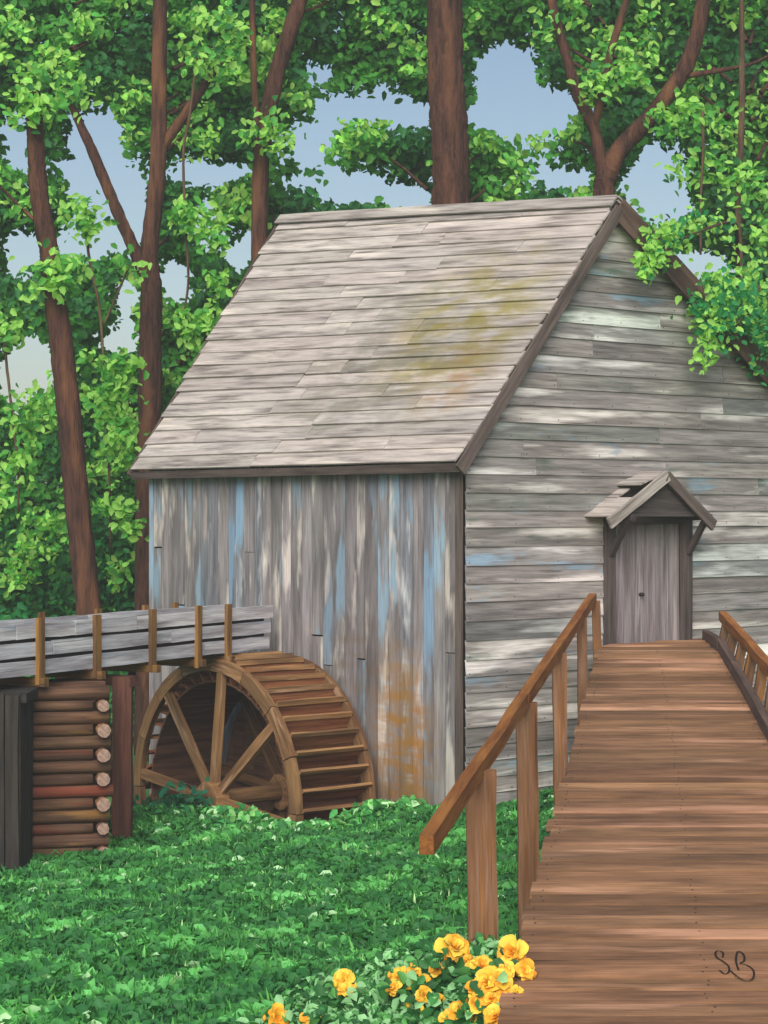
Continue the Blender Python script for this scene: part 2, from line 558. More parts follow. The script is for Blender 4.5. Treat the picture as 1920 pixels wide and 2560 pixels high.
while z < Z_AP - .12:
    h = rng.uniform(.225, .29)
    z1 = min(z + h, Z_AP - .06)
    l0, r0 = gable_span(z); l1, r1 = gable_span(z1 + .02)
    spans = [(l0, l1, r0, r1)]
    if z < DZ1 - .02 and z1 > DZ0 + .02:
        spans = [(l0, l1, D0, D0), (D1, D1, r0, r1)]
    for (a0, a1, b0, b1) in spans:
        cuts = []
        if b0 - a0 > 4.2:
            cuts = sorted(rng.uniform(a0 + 1.0, b0 - 1.0) for _ in range(1 if b0 - a0 < 7 else 2))
            if len(cuts) == 2 and cuts[1] - cuts[0] < .8: cuts = cuts[:1]
        ed = [(a0, a1)] + [(cc, cc) for cc in cuts] + [(b0, b1)]
        for i in range(len(ed) - 1):
            (p0, p1), (e0, e1) = ed[i], ed[i + 1]
            g_ = .004
            clap(0, 0, z, z1 + .018, p0 + g_, p1 + g_, e0 - g_, e1 - g_)
    z = z1
NV, NF = [], []
for (a, b_, z_, q_) in wall_nails:
    n_ = max(2, int((b_ - a) / .75) + 1)
    for i in range(n_):
        t_ = a + .06 + (b_ - a - .12) * i / (n_ - 1) + rng.uniform(-.02, .02)
        k = len(NV); rr = .008; zc = z_ + .05 + rng.uniform(-.008, .008)
        NV += [GW(t_ + rr * math.cos(j * 1.0472), q_ + .001, zc + rr * math.sin(j * 1.0472)) for j in range(6)]
        NV += [GW(t_ + rr * 1.2 * math.cos(j * 1.0472), q_ - .012, zc + rr * 1.2 * math.sin(j * 1.0472)) for j in range(6)]
        NF += [tuple(range(k, k + 6))] + [(k + j, k + 6 + j, k + 6 + (j + 1) % 6, k + (j + 1) % 6) for j in range(6)]
wn_ = mesh_obj('nail_heads', [v - C for v in NV], NF, M_iron, front, Matrix.Translation(C)); wn_['kind'] = 'stuff'
# roof : two slopes of long boards, laid in lapped courses
roof = part_empty('roof', mill, GW(T_AP, -LEN / 2, Z_AP))
S0, S1 = -.20, LEN + .22
def slope_l(s, u):                                 # u 0 at the eave .. 1 at the ridge
    e = SW(s, .26, Z_W - .26 * K1 + .03)
    r = SW(s, -T_AP - .01, zr(s) + .03)
    return e.lerp(r, u)
def slope_r(s, u):
    e = SW(s, -(WID + .3), gable_top(WID) - .3 * K2 + .03 )
    r = SW(s, -T_AP + .01, zr(s) + .03)
    return e.lerp(r, u)
nC = 20
for i in range(nC):
    u0, u1 = i / nC, (i + 1.16) / nC
    u1 = min(u1, 1)
    cuts = sorted([S0, S1] + [S0 + (S1 - S0) * f for f in ([.33 + rng.uniform(-.16, .16), .68 + rng.uniform(-.15, .15)] if i % 3 else [.5 + rng.uniform(-.2, .2)])])
    for j in range(len(cuts) - 1):
        a, c_ = cuts[j] + .005, cuts[j + 1] - .005
        if j == 0: a += rng.uniform(-.05, .04)
        if j == len(cuts) - 2: c_ += rng.uniform(-.08, .05)
        k = rng.choice([.86, .95, 1.0, 1.0, 1.04, 1.08])
        lift = rng.uniform(.0, .012)
        nrm = (slope_l(a, 1) - slope_l(a, 0)).cross(DL).normalized()
        if nrm.z < 0: nrm = -nrm
        w0, w1 = rng.uniform(-.012, .012), rng.uniform(-.012, .012)
        pts = [slope_l(a, u0) + nrm * (.034 + lift * .6) + UP * w0, slope_l(c_, u0) + nrm * (.034 + lift * .6) + UP * w1, slope_l(c_, u1) + nrm * .012, slope_l(a, u1) + nrm * .012]
        prism('plank', roof, pts, pts[1] - pts[0], pts[3] - pts[0], .026 if ((pts[1] - pts[0]).cross(pts[3] - pts[0])).z > 0 else -.026, M_roof, tint(.05, .02, k))
for i in range(14):
    u0, u1 = i / 14, min((i + 1.12) / 14, 1)
    nrm = (slope_r(0, 1) - slope_r(0, 0)).cross(DL).normalized()
    if nrm.z < 0: nrm = -nrm
    pts = [slope_r(S0, u0) + nrm * .045, slope_r(S1, u0) + nrm * .045, slope_r(S1, u1) + nrm * .012, slope_r(S0, u1) + nrm * .012]
    prism('plank', roof, pts, pts[1] - pts[0], pts[3] - pts[0], .026 if ((pts[1] - pts[0]).cross(pts[3] - pts[0])).z > 0 else -.026, M_roof, tint(.06, .02, .95))
# ridge boards, rake boards and eave board
plank('ridge_board', roof, SW(S0 - .02, -T_AP + .10, zr(S0) + .04), SW(S1, -T_AP + .10, zr(S1) + .04), .22, .03, DG * 1 - UP * K1 * -1, M_roof, tint(.03, .02, .8), 6, .01)
pl = SW(0, -T_AP - .12, Z_AP)
plank('ridge_board', roof, SW(S0 - .02, -T_AP - .09, zr(S0) + .05), SW(S1, -T_AP - .09, zr(S1) + .05), .2, .03, DG - UP * K2, M_roof, tint(.03, .02, .85), 6, .01)
dn = UP
plank('rake_board', roof, slope_l(S0 - .025, 0) - UP * .09, slope_l(S0 - .025, 1) - UP * .12, .19, .04, UP, M_rake, tint(.03, .02, .95), 6, .006)
plank('rake_board', roof, slope_r(S0 - .028, 0) - UP * .12, slope_r(S0 - .028, 1) - UP * .10, .38, .045, UP, M_rake_b, tint(.03, .02, 1.0), 6, .008)
plank('eave_board', roof, slope_l(S0, 0) - UP * .06, slope_l(S1, 0) - UP * .06, .13, .035, UP, M_rake, tint(.03, .02, .62), 8, .006)
plank('soffit_board', roof, SW(S0, .10, Z_W - .30), SW(S1, .10, Z_W - .30), .25, .025, DG, M_rake, tint(.03, .02, .7), 6, .004)
# rafters' ends of the far rake, a plain far gable board
plank('rake_board', roof, slope_l(S1 + .02, 0) - UP * .07, slope_l(S1 + .02, 1) - UP * .07, .16, .04, UP, M_rake, tint(.03), 6, .006)

# door with frame, knob and hood
door = part_empty('door', mill, GW((D0 + D1) / 2, 0, DZ0))
x0, x1 = D0 + .22, D1 - .20
nb = 6
for i in range(nb):
    a = x0 + (x1 - x0) * i / nb; e = x0 + (x1 - x0) * (i + 1) / nb
    plank('door_board', door, GW((a + e) / 2, -.015 + rng.uniform(-.004, .004), DZ0 + .05), GW((a + e) / 2, -.015, DZ1 - .12), e - a - .008, .04, DG, M_door, tint(.06, .02, 1.0), 4, .003)
plank('door_frame', door, GW(D0 + .10, .05, DZ0), GW(D0 + .10, .05, DZ1), .21, .10, DG, M_trim, tint(.04, .02, .95), 4, .004)
plank('door_frame', door, GW(D1 - .09, .05, DZ0), GW(D1 - .09, .05, DZ1), .19, .10, DG, M_trim, tint(.04, .02, .9), 4, .004)
plank('door_lintel', door, GW(D0 + .02, .045, DZ1 - .07), GW(D1 - .02, .045, DZ1 - .07), .16, .11, UP, M_trim, tint(.04, .02, .75), 4, .004)
plank('door_sill', door, GW(D0 + .02, .06, DZ0 + .02), GW(D1 - .02, .06, DZ0 + .02), .07, .16, UP, M_trim, tint(.04, .02, .8), 4, .003)
# knob : a little turned iron grip
prof_k = [(0, 0), (.028, 0), (.03, .008), (.012, .014), (.012, .035), (.026, .045), (.034, .06), (.026, .076), (0, .082)]
V, F = [], []
for (r_, q) in prof_k:
    for j in range(12):
        a = j * math.pi / 6
        V.append(DG * (r_ * math.cos(a)) - DL * q + UP * (r_ * math.sin(a)))
for i in range(len(prof_k) - 1):
    for j in range(12):
        F.append((i * 12 + j, i * 12 + (j + 1) % 12, (i + 1) * 12 + (j + 1) % 12, (i + 1) * 12 + j))
mesh_obj('knob', V, F, M_iron, door, Matrix.Translation(GW(3.70, .006, 3.42)), smooth=True)

hood = part_empty('door_hood', mill, GW(3.72, .3, 4.6))
HA, HL, HR = 3.68, 2.46, 4.74                       # apex and eaves along the wall
ZA, ZE = 5.30, 4.60
Q = .56
def hl(q, u): return GW(HL, q, ZE).lerp(GW(HA, q, ZA), u)
def hr(q, u): return GW(HR, q, ZE - .04).lerp(GW(HA, q, ZA), u)
for (fn, n_, sg) in ((hl, 5, 1), (hr, 4, -1)):
    for i in range(n_):
        u0, u1 = i / n_, min(1, (i + 1.1) / n_)
        dirx = fn(1, u0) - fn(0, u0); diry = fn(0, 1) - fn(0, 0)
        nrm = dirx.cross(diry).normalized()
        if nrm.z < 0: nrm = -nrm
        lift = 0.0
        qa, qb = .03, Q + rng.uniform(-.03, .03)
        up0 = up1 = .03
        if sg == 1 and i == 3: up0, up1 = .10, .06          # one board of the left slope has sprung up
        if sg == 1 and i == 2: qb = Q - .30
        pts = [fn(qa, u0) + nrm * up0, fn(qb, u0) + nrm * up0, fn(qb, u1) + nrm * (up1 - .02), fn(qa, u1) + nrm * (up1 - .02)]
        prism('hood_board', hood, pts, pts[1] - pts[0], pts[3] - pts[0], .022 if (pts[1] - pts[0]).cross(pts[3] - pts[0]).z > 0 else -.022, M_roof if sg == 1 else M_rake, tint(.06, .02, 1.0 if sg == 1 else .9))
    plank('hood_rafter', hood, fn(Q + .02, -.03) - UP * .05, fn(Q + .02, 1.01) - UP * .05, .17, .05, UP, M_roof if sg == 1 else M_rake, tint(.04, .02, .95 if sg == 1 else .85), 5, .006)
prism('hood_gable', hood, [GW(HL + .25, Q - .06, ZE + .03), GW(HR - .2, Q - .06, ZE + .03), GW(HA, Q - .06, ZA - .08)], DG, UP, -.03, M_trim, tint(.03, .02, .72))
for tt in (D0 + .10, D1 - .09):
    plank('hood_brace', hood, GW(tt, .10, 4.05), GW(tt, Q - .08, ZE + .02), .09, .08, DG, M_trim, tint(.05, .02, .8), 3, .004)
    plank('hood_beam', hood, GW(tt, .06, ZE + .02), GW(tt, Q, ZE + .02), .1, .1, UP, M_trim, tint(.05, .02, .8), 3, .004)

# ------------------------------------------------------------------ water wheel
S_W, Z_H, RW, WW = 3.86, .30, 2.16, 1.38
OB, OF = .27, .27 + WW
wheel = thing('water_wheel', SW(S_W, OB + WW / 2, Z_H - RW), 'large brown timber water wheel with radiating spokes beside the mill wall', 'water wheel')
def PW(a, r_, o): return SW(S_W - r_ * math.cos(a), o, Z_H + r_ * math.sin(a))     # a=0 towards the corner (right in view)
NR = 16
for o_, nm in ((OF, 'front_rim'), (OB, 'back_rim')):
    rim = part_empty(nm, wheel, SW(S_W, o_, Z_H))
    for i in range(NR):                            # each felloe an arc of its own
        V, F = [], []
        a0, a1 = 2 * math.pi * i / NR + .004, 2 * math.pi * (i + 1) / NR - .004
        M0 = frame(PW((a0 + a1) / 2, RW - .1, o_), PW(a1, RW, o_) - PW(a0, RW, o_), PW((a0 + a1) / 2, RW, o_) - SW(S_W, o_, Z_H))
        Mi = M0.inverted()
        jr = rng.uniform(-.008, .008)
        for k in range(4):
            a = a0 + (a1 - a0) * k / 3
            for (r_, oo) in ((RW - .19, -.055), (RW + jr, -.055), (RW + jr, .055), (RW - .19, .055)):
                V.append(Mi @ PW(a, r_, o_ + oo))
        for k in range(3):
            for j in range(4):
                F.append((k * 4 + j, k * 4 + (j + 1) % 4, k * 4 + 4 + (j + 1) % 4, k * 4 + 4 + j))
        F += [(3, 2, 1, 0), (12, 13, 14, 15)]
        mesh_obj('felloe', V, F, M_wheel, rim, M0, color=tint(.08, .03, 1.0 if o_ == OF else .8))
    for i in range(8):
        a = R(84) + i * math.pi / 4
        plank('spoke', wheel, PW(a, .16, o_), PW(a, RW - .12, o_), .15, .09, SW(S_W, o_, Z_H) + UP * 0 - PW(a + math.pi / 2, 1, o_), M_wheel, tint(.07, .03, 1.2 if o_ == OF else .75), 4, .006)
NB = 48
for i in range(NB):
    a = 2 * math.pi * (i + .5) / NB
    r_in = RW - .36
    # sole board of the drum and the bucket board that stands out from it
    tdir = PW(a + .01, r_in, OB) - PW(a, r_in, OB)
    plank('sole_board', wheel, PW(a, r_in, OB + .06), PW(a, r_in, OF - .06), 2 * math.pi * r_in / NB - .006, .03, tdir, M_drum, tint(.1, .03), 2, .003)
    rdir = (PW(a + .10, RW, OB) - PW(a, r_in, OB)).normalized()
    mid = (RW + .005 + r_in) / 2
    p = PW(a + .05, mid, OB + .06); p2 = PW(a + .05, mid, OF - .06)
    plank('bucket', wheel, p, p2, RW - r_in + .03, .04, rdir, M_bucket, tint(.16, .05, 1.0), 2, .008)
    plank('rung', wheel, PW(a + .085, RW + .012, OB + .05), PW(a + .085, RW + .012, OF - .05), .075, .045, rdir, M_wheel, tint(.16, .05, 1.12), 2, .008)
# dark boards closing the wheel's back
hb = RW - .37
for i in range(13):
    a = -hb + 2 * hb * i / 13; e = -hb + 2 * hb * (i + 1) / 13 - .008
    ha, he = math.sqrt(max(.02, hb * hb - a * a)), math.sqrt(max(.02, hb * hb - e * e))
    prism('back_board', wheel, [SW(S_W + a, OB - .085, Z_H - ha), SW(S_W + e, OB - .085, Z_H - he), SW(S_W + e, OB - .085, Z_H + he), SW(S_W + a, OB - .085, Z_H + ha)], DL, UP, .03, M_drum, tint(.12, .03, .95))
# hub and axle
def disc_tube(name, parent, p0, p1, r_, mat, seg=16, col=None):
    M0 = frame(p0, p1 - p0, UP)
    L = (p1 - p0).length
    V, F = [], []
    for (x, rr) in ((0, r_ * .9), (.02, r_), (L - .02, r_), (L, r_ * .9)):
        for j in range(seg):
            a = 2 * math.pi * j / seg
            V.append((x, rr * math.cos(a), rr * math.sin(a)))
    for i in range(3):
        for j in range(seg):
            F.append((i * seg + j, (i + 1) * seg + j, (i + 1) * seg + (j + 1) % seg, i * seg + (j + 1) % seg))
    F = [f[::-1] for f in F]
    F += [tuple(range(seg)), tuple(3 * seg + j for j in range(seg))[::-1]]
    return mesh_obj(name, V, F, mat, parent, M0, color=col or tint(.05))
disc_tube('axle', wheel, SW(S_W, .01, Z_H), SW(S_W, OF + .42, Z_H), .13, M_wheel, 14, tint(.03, .02, .9))
for o_ in (OB, OF):
    disc_tube('hub', wheel, SW(S_W, o_ - .11, Z_H), SW(S_W, o_ + .15, Z_H), .29, M_wheel, 14, tint(.03, .02, 1.3))
disc_tube('axle_band', wheel, SW(S_W, OF + .28, Z_H), SW(S_W, OF + .33, Z_H), .14, M_iron, 14)
# bearing stand
bs = thing('bearing_stand', SW(S_W, OF + .40, -.6), 'orange brown timber trestle carrying the axle of the water wheel', 'trestle')
plank('bearing_block', bs, SW(S_W - .3, OF + .37, Z_H - .19), SW(S_W + .3, OF + .37, Z_H - .19), .11, .16, UP, M_rail, tint(.05), 3)
for d_ in (-.55, .5):
    plank('leg', bs, SW(S_W + d_, OF + .37, -1.75), SW(S_W + d_ * .35, OF + .37, Z_H - .24), .12, .11, DL, M_rail, tint(.06), 3)
plank('brace', bs, SW(S_W - .5, OF + .31, -.62), SW(S_W + .45, OF + .31, -.5), .1, .04, UP, M_rail, tint(.06), 3)

# ------------------------------------------------------------------ flume and its supports
FE = Vector((-1.84, 33.0, 0)); FD = Vector((-.46, -.888, 0)).normalized(); FN = Vector((.888, -.46, 0)).normalized()
def FL(a, o, z): return FE + FD * a + FN * o + UP * z        # a along from the wheel end, o towards the viewer
flume = thing('flume', FL(4, -.4, 2.45), 'pale grey blue plank flume with brown battens leading to the water wheel', 'flume')
FLEN = 10.5
ZB, ZT = 2.52, 3.24
for i in range(3):
    h = (ZT - ZB) / 3
    cuts = [0, 1.9 + .9 * i, 4.7 + .5 * ((i * 2) % 3), 7.7 - .6 * i, FLEN]
    for j in range(4):
        for (o_, nm) in ((0, 1), (-.85, .9)):
            plank('side_board', flume, FL(cuts[j] + .004 - (.06 * i if j == 0 else 0), o_, ZB + h * (i + .5)), FL(cuts[j + 1] - .004, o_, ZB + h * (i + .5)), h - .05, .05, UP, M_flume, tint(.09, .02, nm), 4, .008)
plank('gap_backing', flume, FL(.06, -.045, (ZB + ZT) / 2), FL(FLEN, -.045, (ZB + ZT) / 2), ZT - ZB - .05, .02, UP, M_darkwood, tint(.05), 4, .002)  # dark backing added so the gaps between side boards look shaded
for i in range(3):
    plank('floor_board', flume, FL(.05, -.14 - i * .28, ZB + .04), FL(FLEN, -.14 - i * .28, ZB + .04), .27, .04, FN, M_flume, tint(.08, .02, .8), 4)
def a_at(px):                                               # distance along the flume front that a batten stands at
    return px
for a_, hh in ((1.28, .84), (2.12, .92), (3.35, .98), (4.72, 1.0), (6.02, 1.0), (7.3, 1.0), (8.6, 1.0), (9.9, 1.0)):
    plank('batten', flume, FL(a_, .052, ZB - .10 - rng.uniform(0, .05)), FL(a_, .052, ZT + .05), .125, .06, FD, M_batten, tint(.08, .03), 3)
    plank('batten', flume, FL(a_, -.90, ZB - .10), FL(a_, -.90, ZT + .05), .11, .05, FD, M_batten, tint(.08, .03, .9), 3)
    plank('cross_bearer', flume, FL(a_, .16, ZB - .075), FL(a_, -1.0, ZB - .075), .11, .10, UP, M_batten, tint(.08, .03, .75), 3)
water_m, nt, b = nodes('flume_water')
b.inputs['Base Color'].default_value = lin(96, 110, 104); b.inputs['Roughness'].default_value = .08
tcn = N(nt, 'ShaderNodeTexCoord').outputs['Object']; bump(nt, b, noise(nt, tcn, 5, 3), .4, .02)
wv = [FL(.1, -.03, 2.98), FL(FLEN - .05, -.03, 2.98), FL(FLEN - .05, -.82, 2.98), FL(.1, -.82, 2.98)]
mesh_obj('water', wv, [(0, 3, 2, 1)], water_m, None); tag(bpy.data.objects['water'], kind='structure')

# log crib
ca = 5.35
cc = FL(ca, -.45, 0) + Vector((.13, 0, 0))
CX = Vector((.97, .24, 0)).normalized(); CY = Vector((-.24, .97, 0)).normalized()
cz0 = float(ground_z(cc.x, cc.y)) - .15
crib = thing('log_crib', (cc.x, cc.y, cz0), 'stack of brown logs with pale sawn ends propping up the flume', 'log crib')
def log(name, parent, p0, p1, r_, col):
    p0, p1 = Vector(p0), Vector(p1)
    M0 = frame(p0, p1 - p0, UP); L = (p1 - p0).length
    V, F = [], []
    n_ = 9
    for k in range(4):
        for j in range(n_):
            a = 2 * math.pi * j / n_
            rr = r_ * (1 + rng.uniform(-.06, .06))
            V.append((L * k / 3, rr * math.cos(a), rr * math.sin(a)))
    for k in range(3):
        for j in range(n_):
            F.append((k * n_ + j, k * n_ + (j + 1) % n_, (k + 1) * n_ + (j + 1) % n_, (k + 1) * n_ + j))
    F += [tuple(range(n_))[::-1], tuple(3 * n_ + j for j in range(n_))]
    o = mesh_obj(name, V, F, M_log, parent, M0, color=col)
    o.data.materials.append(M_logend)
    o.data.polygons[-1].material_index = 1; o.data.polygons[-2].material_index = 1
    for p in list(o.data.polygons)[:-2]: p.use_smooth = True
    return o
z = cz0 + .09; lvl = 0
HX, HY = .70, .62
while z < ZB - .22:
    r_ = rng.uniform(.080, .098)
    if lvl % 2 == 0:
        for sg in (-1, 1):
            log('log', crib, cc - CX * (HX + .12 + rng.uniform(-.03, .05)) + CY * sg * HY + UP * z, cc + CX * (HX + .06 + rng.uniform(-.03, .03)) + CY * sg * HY + UP * z, r_, tint(.16, .05))
    else:
        for sg in (-1, 1):
            log('log', crib, cc - CY * (HY + .17 + rng.uniform(-.03, .05)) + CX * sg * (HX - .05) + UP * z, cc + CY * (HY + .15) + CX * sg * (HX - .05) + UP * z, r_, tint(.14, .05))
        # chinking log laid between, flush with the front face
        log('log', crib, cc - CX * (HX - .18) - CY * (HY - .01) + UP * z, cc + CX * (HX - .18) - CY * (HY - .01) + UP * z, r_ * .95, tint(.16, .05, .9))
    z += .165; lvl += 1
plank('cap_beam', crib, cc - CX * .8 - CY * .1 + UP * (ZB - .19), cc + CX * .75 - CY * .1 + UP * (ZB - .19), .11, .2, UP, M_log, tint(.05), 3)
# red-brown post between crib and wheel
pr = FL(4.05, .02, 0); gz = float(ground_z(pr.x, pr.y))
rp = thing('flume_post', (pr.x, pr.y, gz - .2), 'square reddish brown post standing between the log crib and water wheel', 'post')
plank('shaft', rp, (pr.x, pr.y - .05, gz - .8), (pr.x, pr.y - .05, ZB - .14), .27, .24, (1, 0, 0), M_red, tint(.04), 6, .008)
plank('brace', rp, (pr.x - .02, pr.y + .1, 1.5), tuple(FL(3.2, -.4, ZB - .15)), .12, .1, UP, M_red, tint(.04, .02, .8), 3)
plank('head_beam', rp, FL(4.05, .22, ZB - .20), FL(4.05, -1.05, ZB - .20), .14, .2, UP, M_red, tint(.04, .02, .9), 3)
# near-black pier added at the far left in place of deep shade
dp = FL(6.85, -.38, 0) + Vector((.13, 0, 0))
pier = thing('shade_pier', (dp.x, dp.y, float(ground_z(dp.x, dp.y)) - .2), 'near-black timber pier standing in for deep shade under the left end of the flume', 'pier')
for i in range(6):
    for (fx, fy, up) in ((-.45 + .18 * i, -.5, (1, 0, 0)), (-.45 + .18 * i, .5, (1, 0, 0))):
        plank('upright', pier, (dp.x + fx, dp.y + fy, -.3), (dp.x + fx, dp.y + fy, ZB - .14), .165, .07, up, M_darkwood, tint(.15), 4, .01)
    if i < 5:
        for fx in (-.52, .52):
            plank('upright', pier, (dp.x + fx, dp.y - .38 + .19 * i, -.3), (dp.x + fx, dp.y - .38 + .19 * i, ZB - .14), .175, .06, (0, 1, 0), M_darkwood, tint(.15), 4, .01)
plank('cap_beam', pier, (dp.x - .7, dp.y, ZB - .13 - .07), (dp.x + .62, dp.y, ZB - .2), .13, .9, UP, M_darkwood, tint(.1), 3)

# ------------------------------------------------------------------ ramp to the door
ZL = 2.66
def deck_z(y): return min(ZL, -1.29 + .1287 * y)
def xl(y): return .86 + (3.33 - .86) * (y - 16) / (31.84 - 16) if y > 16 else .86 + .05 * (y - 16)
def xr(y): return 4.22 + (5.12 - 4.22) * (y - 16) / (33.34 - 16) if y > 16 else 4.22
ramp_o = thing('plank_ramp', (2.6, 12, 0), 'long sloping walkway of reddish brown planks leading up to the mill door', 'ramp')
def wall_y(x): return C.y + (x - C.x) * DG.y / DG.x - .12       # the front wall's face at x
nails = []
y = 10.1
while y < 33.1:
    wd = rng.uniform(.27, .34)
    ya, yb = y, y + wd - .03
    w_ = 0
    l0, l1 = xl(ya) + rng.uniform(-.04, .03), xl(yb) + 0
    l1 = l0 + (xl(yb) - xl(ya))
    r0 = xr(ya) + rng.uniform(-.03, .03); r1 = r0 + xr(yb) - xr(ya)
    za, zb = deck_z(ya) + rng.uniform(-.012, .010), deck_z(yb) + rng.uniform(-.010, .012)
    inv = lambda yy: C.x + (yy + .12 - C.y) * DG.x / DG.y      # where the front wall crosses this y
    la, lb = max(l0, inv(ya)), max(l1, inv(yb))
    if la < r0 - .08:
        pts = [Vector((la, ya, za)), Vector((r0, ya, za)), Vector((r1, yb, zb)), Vector((min(lb, r1 - .03), yb, zb))]
        k = rng.choice([.68, .82, .95, 1.0, 1.12, 1.28])
        col = tint(.06, .04, k)
        for (u, xe) in ((.27, la + .12), (.73, la + .13), (.27, r0 - .12), (.73, r0 - .11), (.3, (la + r0) / 2), (.7, (la + r0) / 2 + .01)):
            if rng.random() < .35: continue
            nx_, ny_ = xe + rng.uniform(-.02, .02), ya + (yb - ya) * u
            nails.append((nx_, ny_, za + (zb - za) * u + .003))
        prism('plank', ramp_o, pts, (1, 0, 0), pts[3] - pts[0] if abs(pts[3].x - pts[0].x) < .1 else (0, 1, .12), -.05, M_deck, col)
    y += wd
NV, NF = [], []
for (a, b_, c_) in nails:
    k = len(NV); rr = rng.uniform(.006, .010)
    NV += [(a + rr * math.cos(j * 1.0472), b_ + rr * math.sin(j * 1.0472), c_ + .002) for j in range(6)] + [(a + rr * 1.1 * math.cos(j * 1.0472), b_ + rr * 1.1 * math.sin(j * 1.0472), c_ - .006) for j in range(6)]
    NF += [tuple(range(k, k + 6))] + [(k + j, k + 6 + j, k + 6 + (j + 1) % 6, k + (j + 1) % 6) for j in range(6)]
nl = mesh_obj('nail_heads', NV, NF, M_iron, ramp_o); nl['kind'] = 'stuff'
def edge(fn, y, dx, dz): return Vector((fn(y) + dx, y, deck_z(y) + dz))
ys = [10.3, 14, 18, 22, 26, 29, 30.7]
for i in range(len(ys) - 1):
    plank('side_beam', ramp_o, edge(xl, ys[i], .04, -.17), edge(xl, ys[i + 1] - .01, .04, -.17), .22, .08, UP, M_trim, (.95, .75, .6), 3, .006)
    plank('side_beam', ramp_o, edge(xr, ys[i], -.05, -.17), edge(xr, ys[i + 1] - .01, -.05, -.17), .22, .08, UP, M_trim, (.95, .75, .6), 3, .006)
    plank('kerb_board', ramp_o, edge(xr, ys[i], -.02, .09), edge(xr, ys[i + 1] - .01, -.02, .09), .17, .10, UP, M_trim, (1.1, .9, .78), 3, .008)
plank('kerb_board', ramp_o, edge(xr, 30.7, -.02, .09), edge(xr, 32.9, -.02, .09), .17, .10, UP, M_trim, (1.1, .9, .78), 3, .008)
plank('side_beam', ramp_o, edge(xr, 30.7, -.05, -.17), edge(xr, 32.9, -.05, -.17), .22, .08, UP, M_trim, (.95, .75, .6), 3, .006)
plank('side_beam', ramp_o, edge(xl, 30.7, .05, -.17), edge(xl, 31.6, .05, -.17), .22, .08, UP, M_trim, (.95, .75, .6), 3, .006)
for yy in (14, 18, 22, 26, 29.6):                       # trestle legs under the deck
    for (fn, dx) in ((xl, .35), (xr, -.3)):
        x = fn(yy) + dx
        if deck_z(yy) > .55:
            plank('trestle_leg', ramp_o, (x, yy, float(ground_z(x, yy)) - .2), (x, yy, deck_z(yy) - .06), .16, .16, (1, 0, 0), M_trim, tint(.08, .03, .8), 3)

RL0, RL1 = Vector((.324, 16.0, 2.14)), Vector((3.13, 31.25, 3.40))
lrail = thing('handrail', (1.2, 19, .4), 'ochre handrail on four stout posts along the left edge of the ramp', 'railing', 'railings of the ramp')
cuts = [0, .425, 1.0]
for i in range(2):
    a, e = RL0.lerp(RL1, cuts[i]), RL0.lerp(RL1, cuts[i + 1])
    if i == 1: a = a - (RL1 - RL0).normalized() * .12 + UP * .02
    plank('top_rail', lrail, a, e, .15, .11, UP, M_rail, tint(.03, .02, 1.0 if i == 0 else .92), 6, .012)
for (yy, wd, topc) in ((18.9, .27, 1.05), (22.5, .22, .9), (26.1, .17, 1.15), (29.3, .14, .9)):
    p = RL0.lerp(RL1, (yy - 16) / 15.25)
    bx = min(p.x + .06, xl(yy) - .10)
    gz = float(ground_z(bx, yy))
    plank('post', lrail, (bx, yy + .07, gz - .25), (p.x + .02, yy + .07, p.z - .03), wd, .16, (1, 0, 0), M_post, tint(.04, .02, topc), 6, .01)
plank('post', lrail, (3.2, 31.15, 2.45), (3.17, 31.2, 3.36), .12, .12, (1, 0, 0), M_post, tint(.04, .02, .8), 3)

RR0, RR1 = Vector((4.36, 16.0, 1.95)), Vector((5.36, 33.0, 3.06))
rrail = thing('handrail', (4.9, 25, .4), 'low brown handrail on closely set posts at the right edge of the ramp', 'railing', 'railings of the ramp')
plank('top_rail', rrail, RR0, RR0.lerp(RR1, .5), .14, .12, UP, M_rail, tint(.03, .02, .95), 5, .01)
plank('top_rail', rrail, RR0.lerp(RR1, .502), RR1, .14, .12, UP, M_rail, tint(.03, .02, 1.05), 5, .01)
yy = 17.0
while yy < 33:
    p = RR0.lerp(RR1, (yy - 16) / 17)
    plank('post', rrail, (xr(yy) + .10, yy, deck_z(yy) - .35), (p.x, yy, p.z - .05), .13, .11, (1, 0, 0), M_post, tint(.08, .03, .85), 3, .008)
    yy += 1.15 if yy > 26 else 1.6
# the initials lettered on the deck near its foot
def stroke(pts, wd=.013):
    path, _ = smooth_path([(a, b_, 0, .01) for (a, b_) in pts], 6)
    P = [Vector((p[0], p[1], deck_z(p[1]) + .0125)) for p in path]
    V, F = [], []
    for i, p in enumerate(P):
        t = (P[min(i + 1, len(P) - 1)] - P[max(i - 1, 0)]).normalized()
        n_ = t.cross(UP).normalized() * wd
        V += [p - n_ * .6, p + n_ * .6]
    for i in range(len(P) - 1): F.append((2 * i, 2 * i + 1, 2 * i + 3, 2 * i + 2))
    return V, F
def ink(u, v): return (2.755 + u * .285, 16.90 + v * .72)
S_ = [(.30, .78), (.37, .93), (.26, 1.0), (.14, .92), (.13, .76), (.26, .62), (.34, .46), (.27, .28), (.12, .22), (.02, .34)]
B_ = [(.58, .34), (.62, .60), (.74, .86), (.86, .98), (.95, .86), (.88, .66), (.72, .56), (.90, .50), (1.0, .32), (.88, .08), (.66, .0), (.48, .1), (.32, .34)]
V, F = [], []
for st in (S_, B_):
    v_, f_ = stroke([ink(*p) for p in st])
    F += [tuple(k + len(V) for k in f) for f in f_]; V += v_
ini = mesh_obj('painted_initials', V, F, M_ink, ramp_o)
ini['label'] = 'black hand lettered initials SB'

# ------------------------------------------------------------------ trees
D45 = 45.0
def T(px, py, y): return (y * (px - 829.5) / 4500.0, y, 4.7 + y * (1106 - py) / 4500.0)
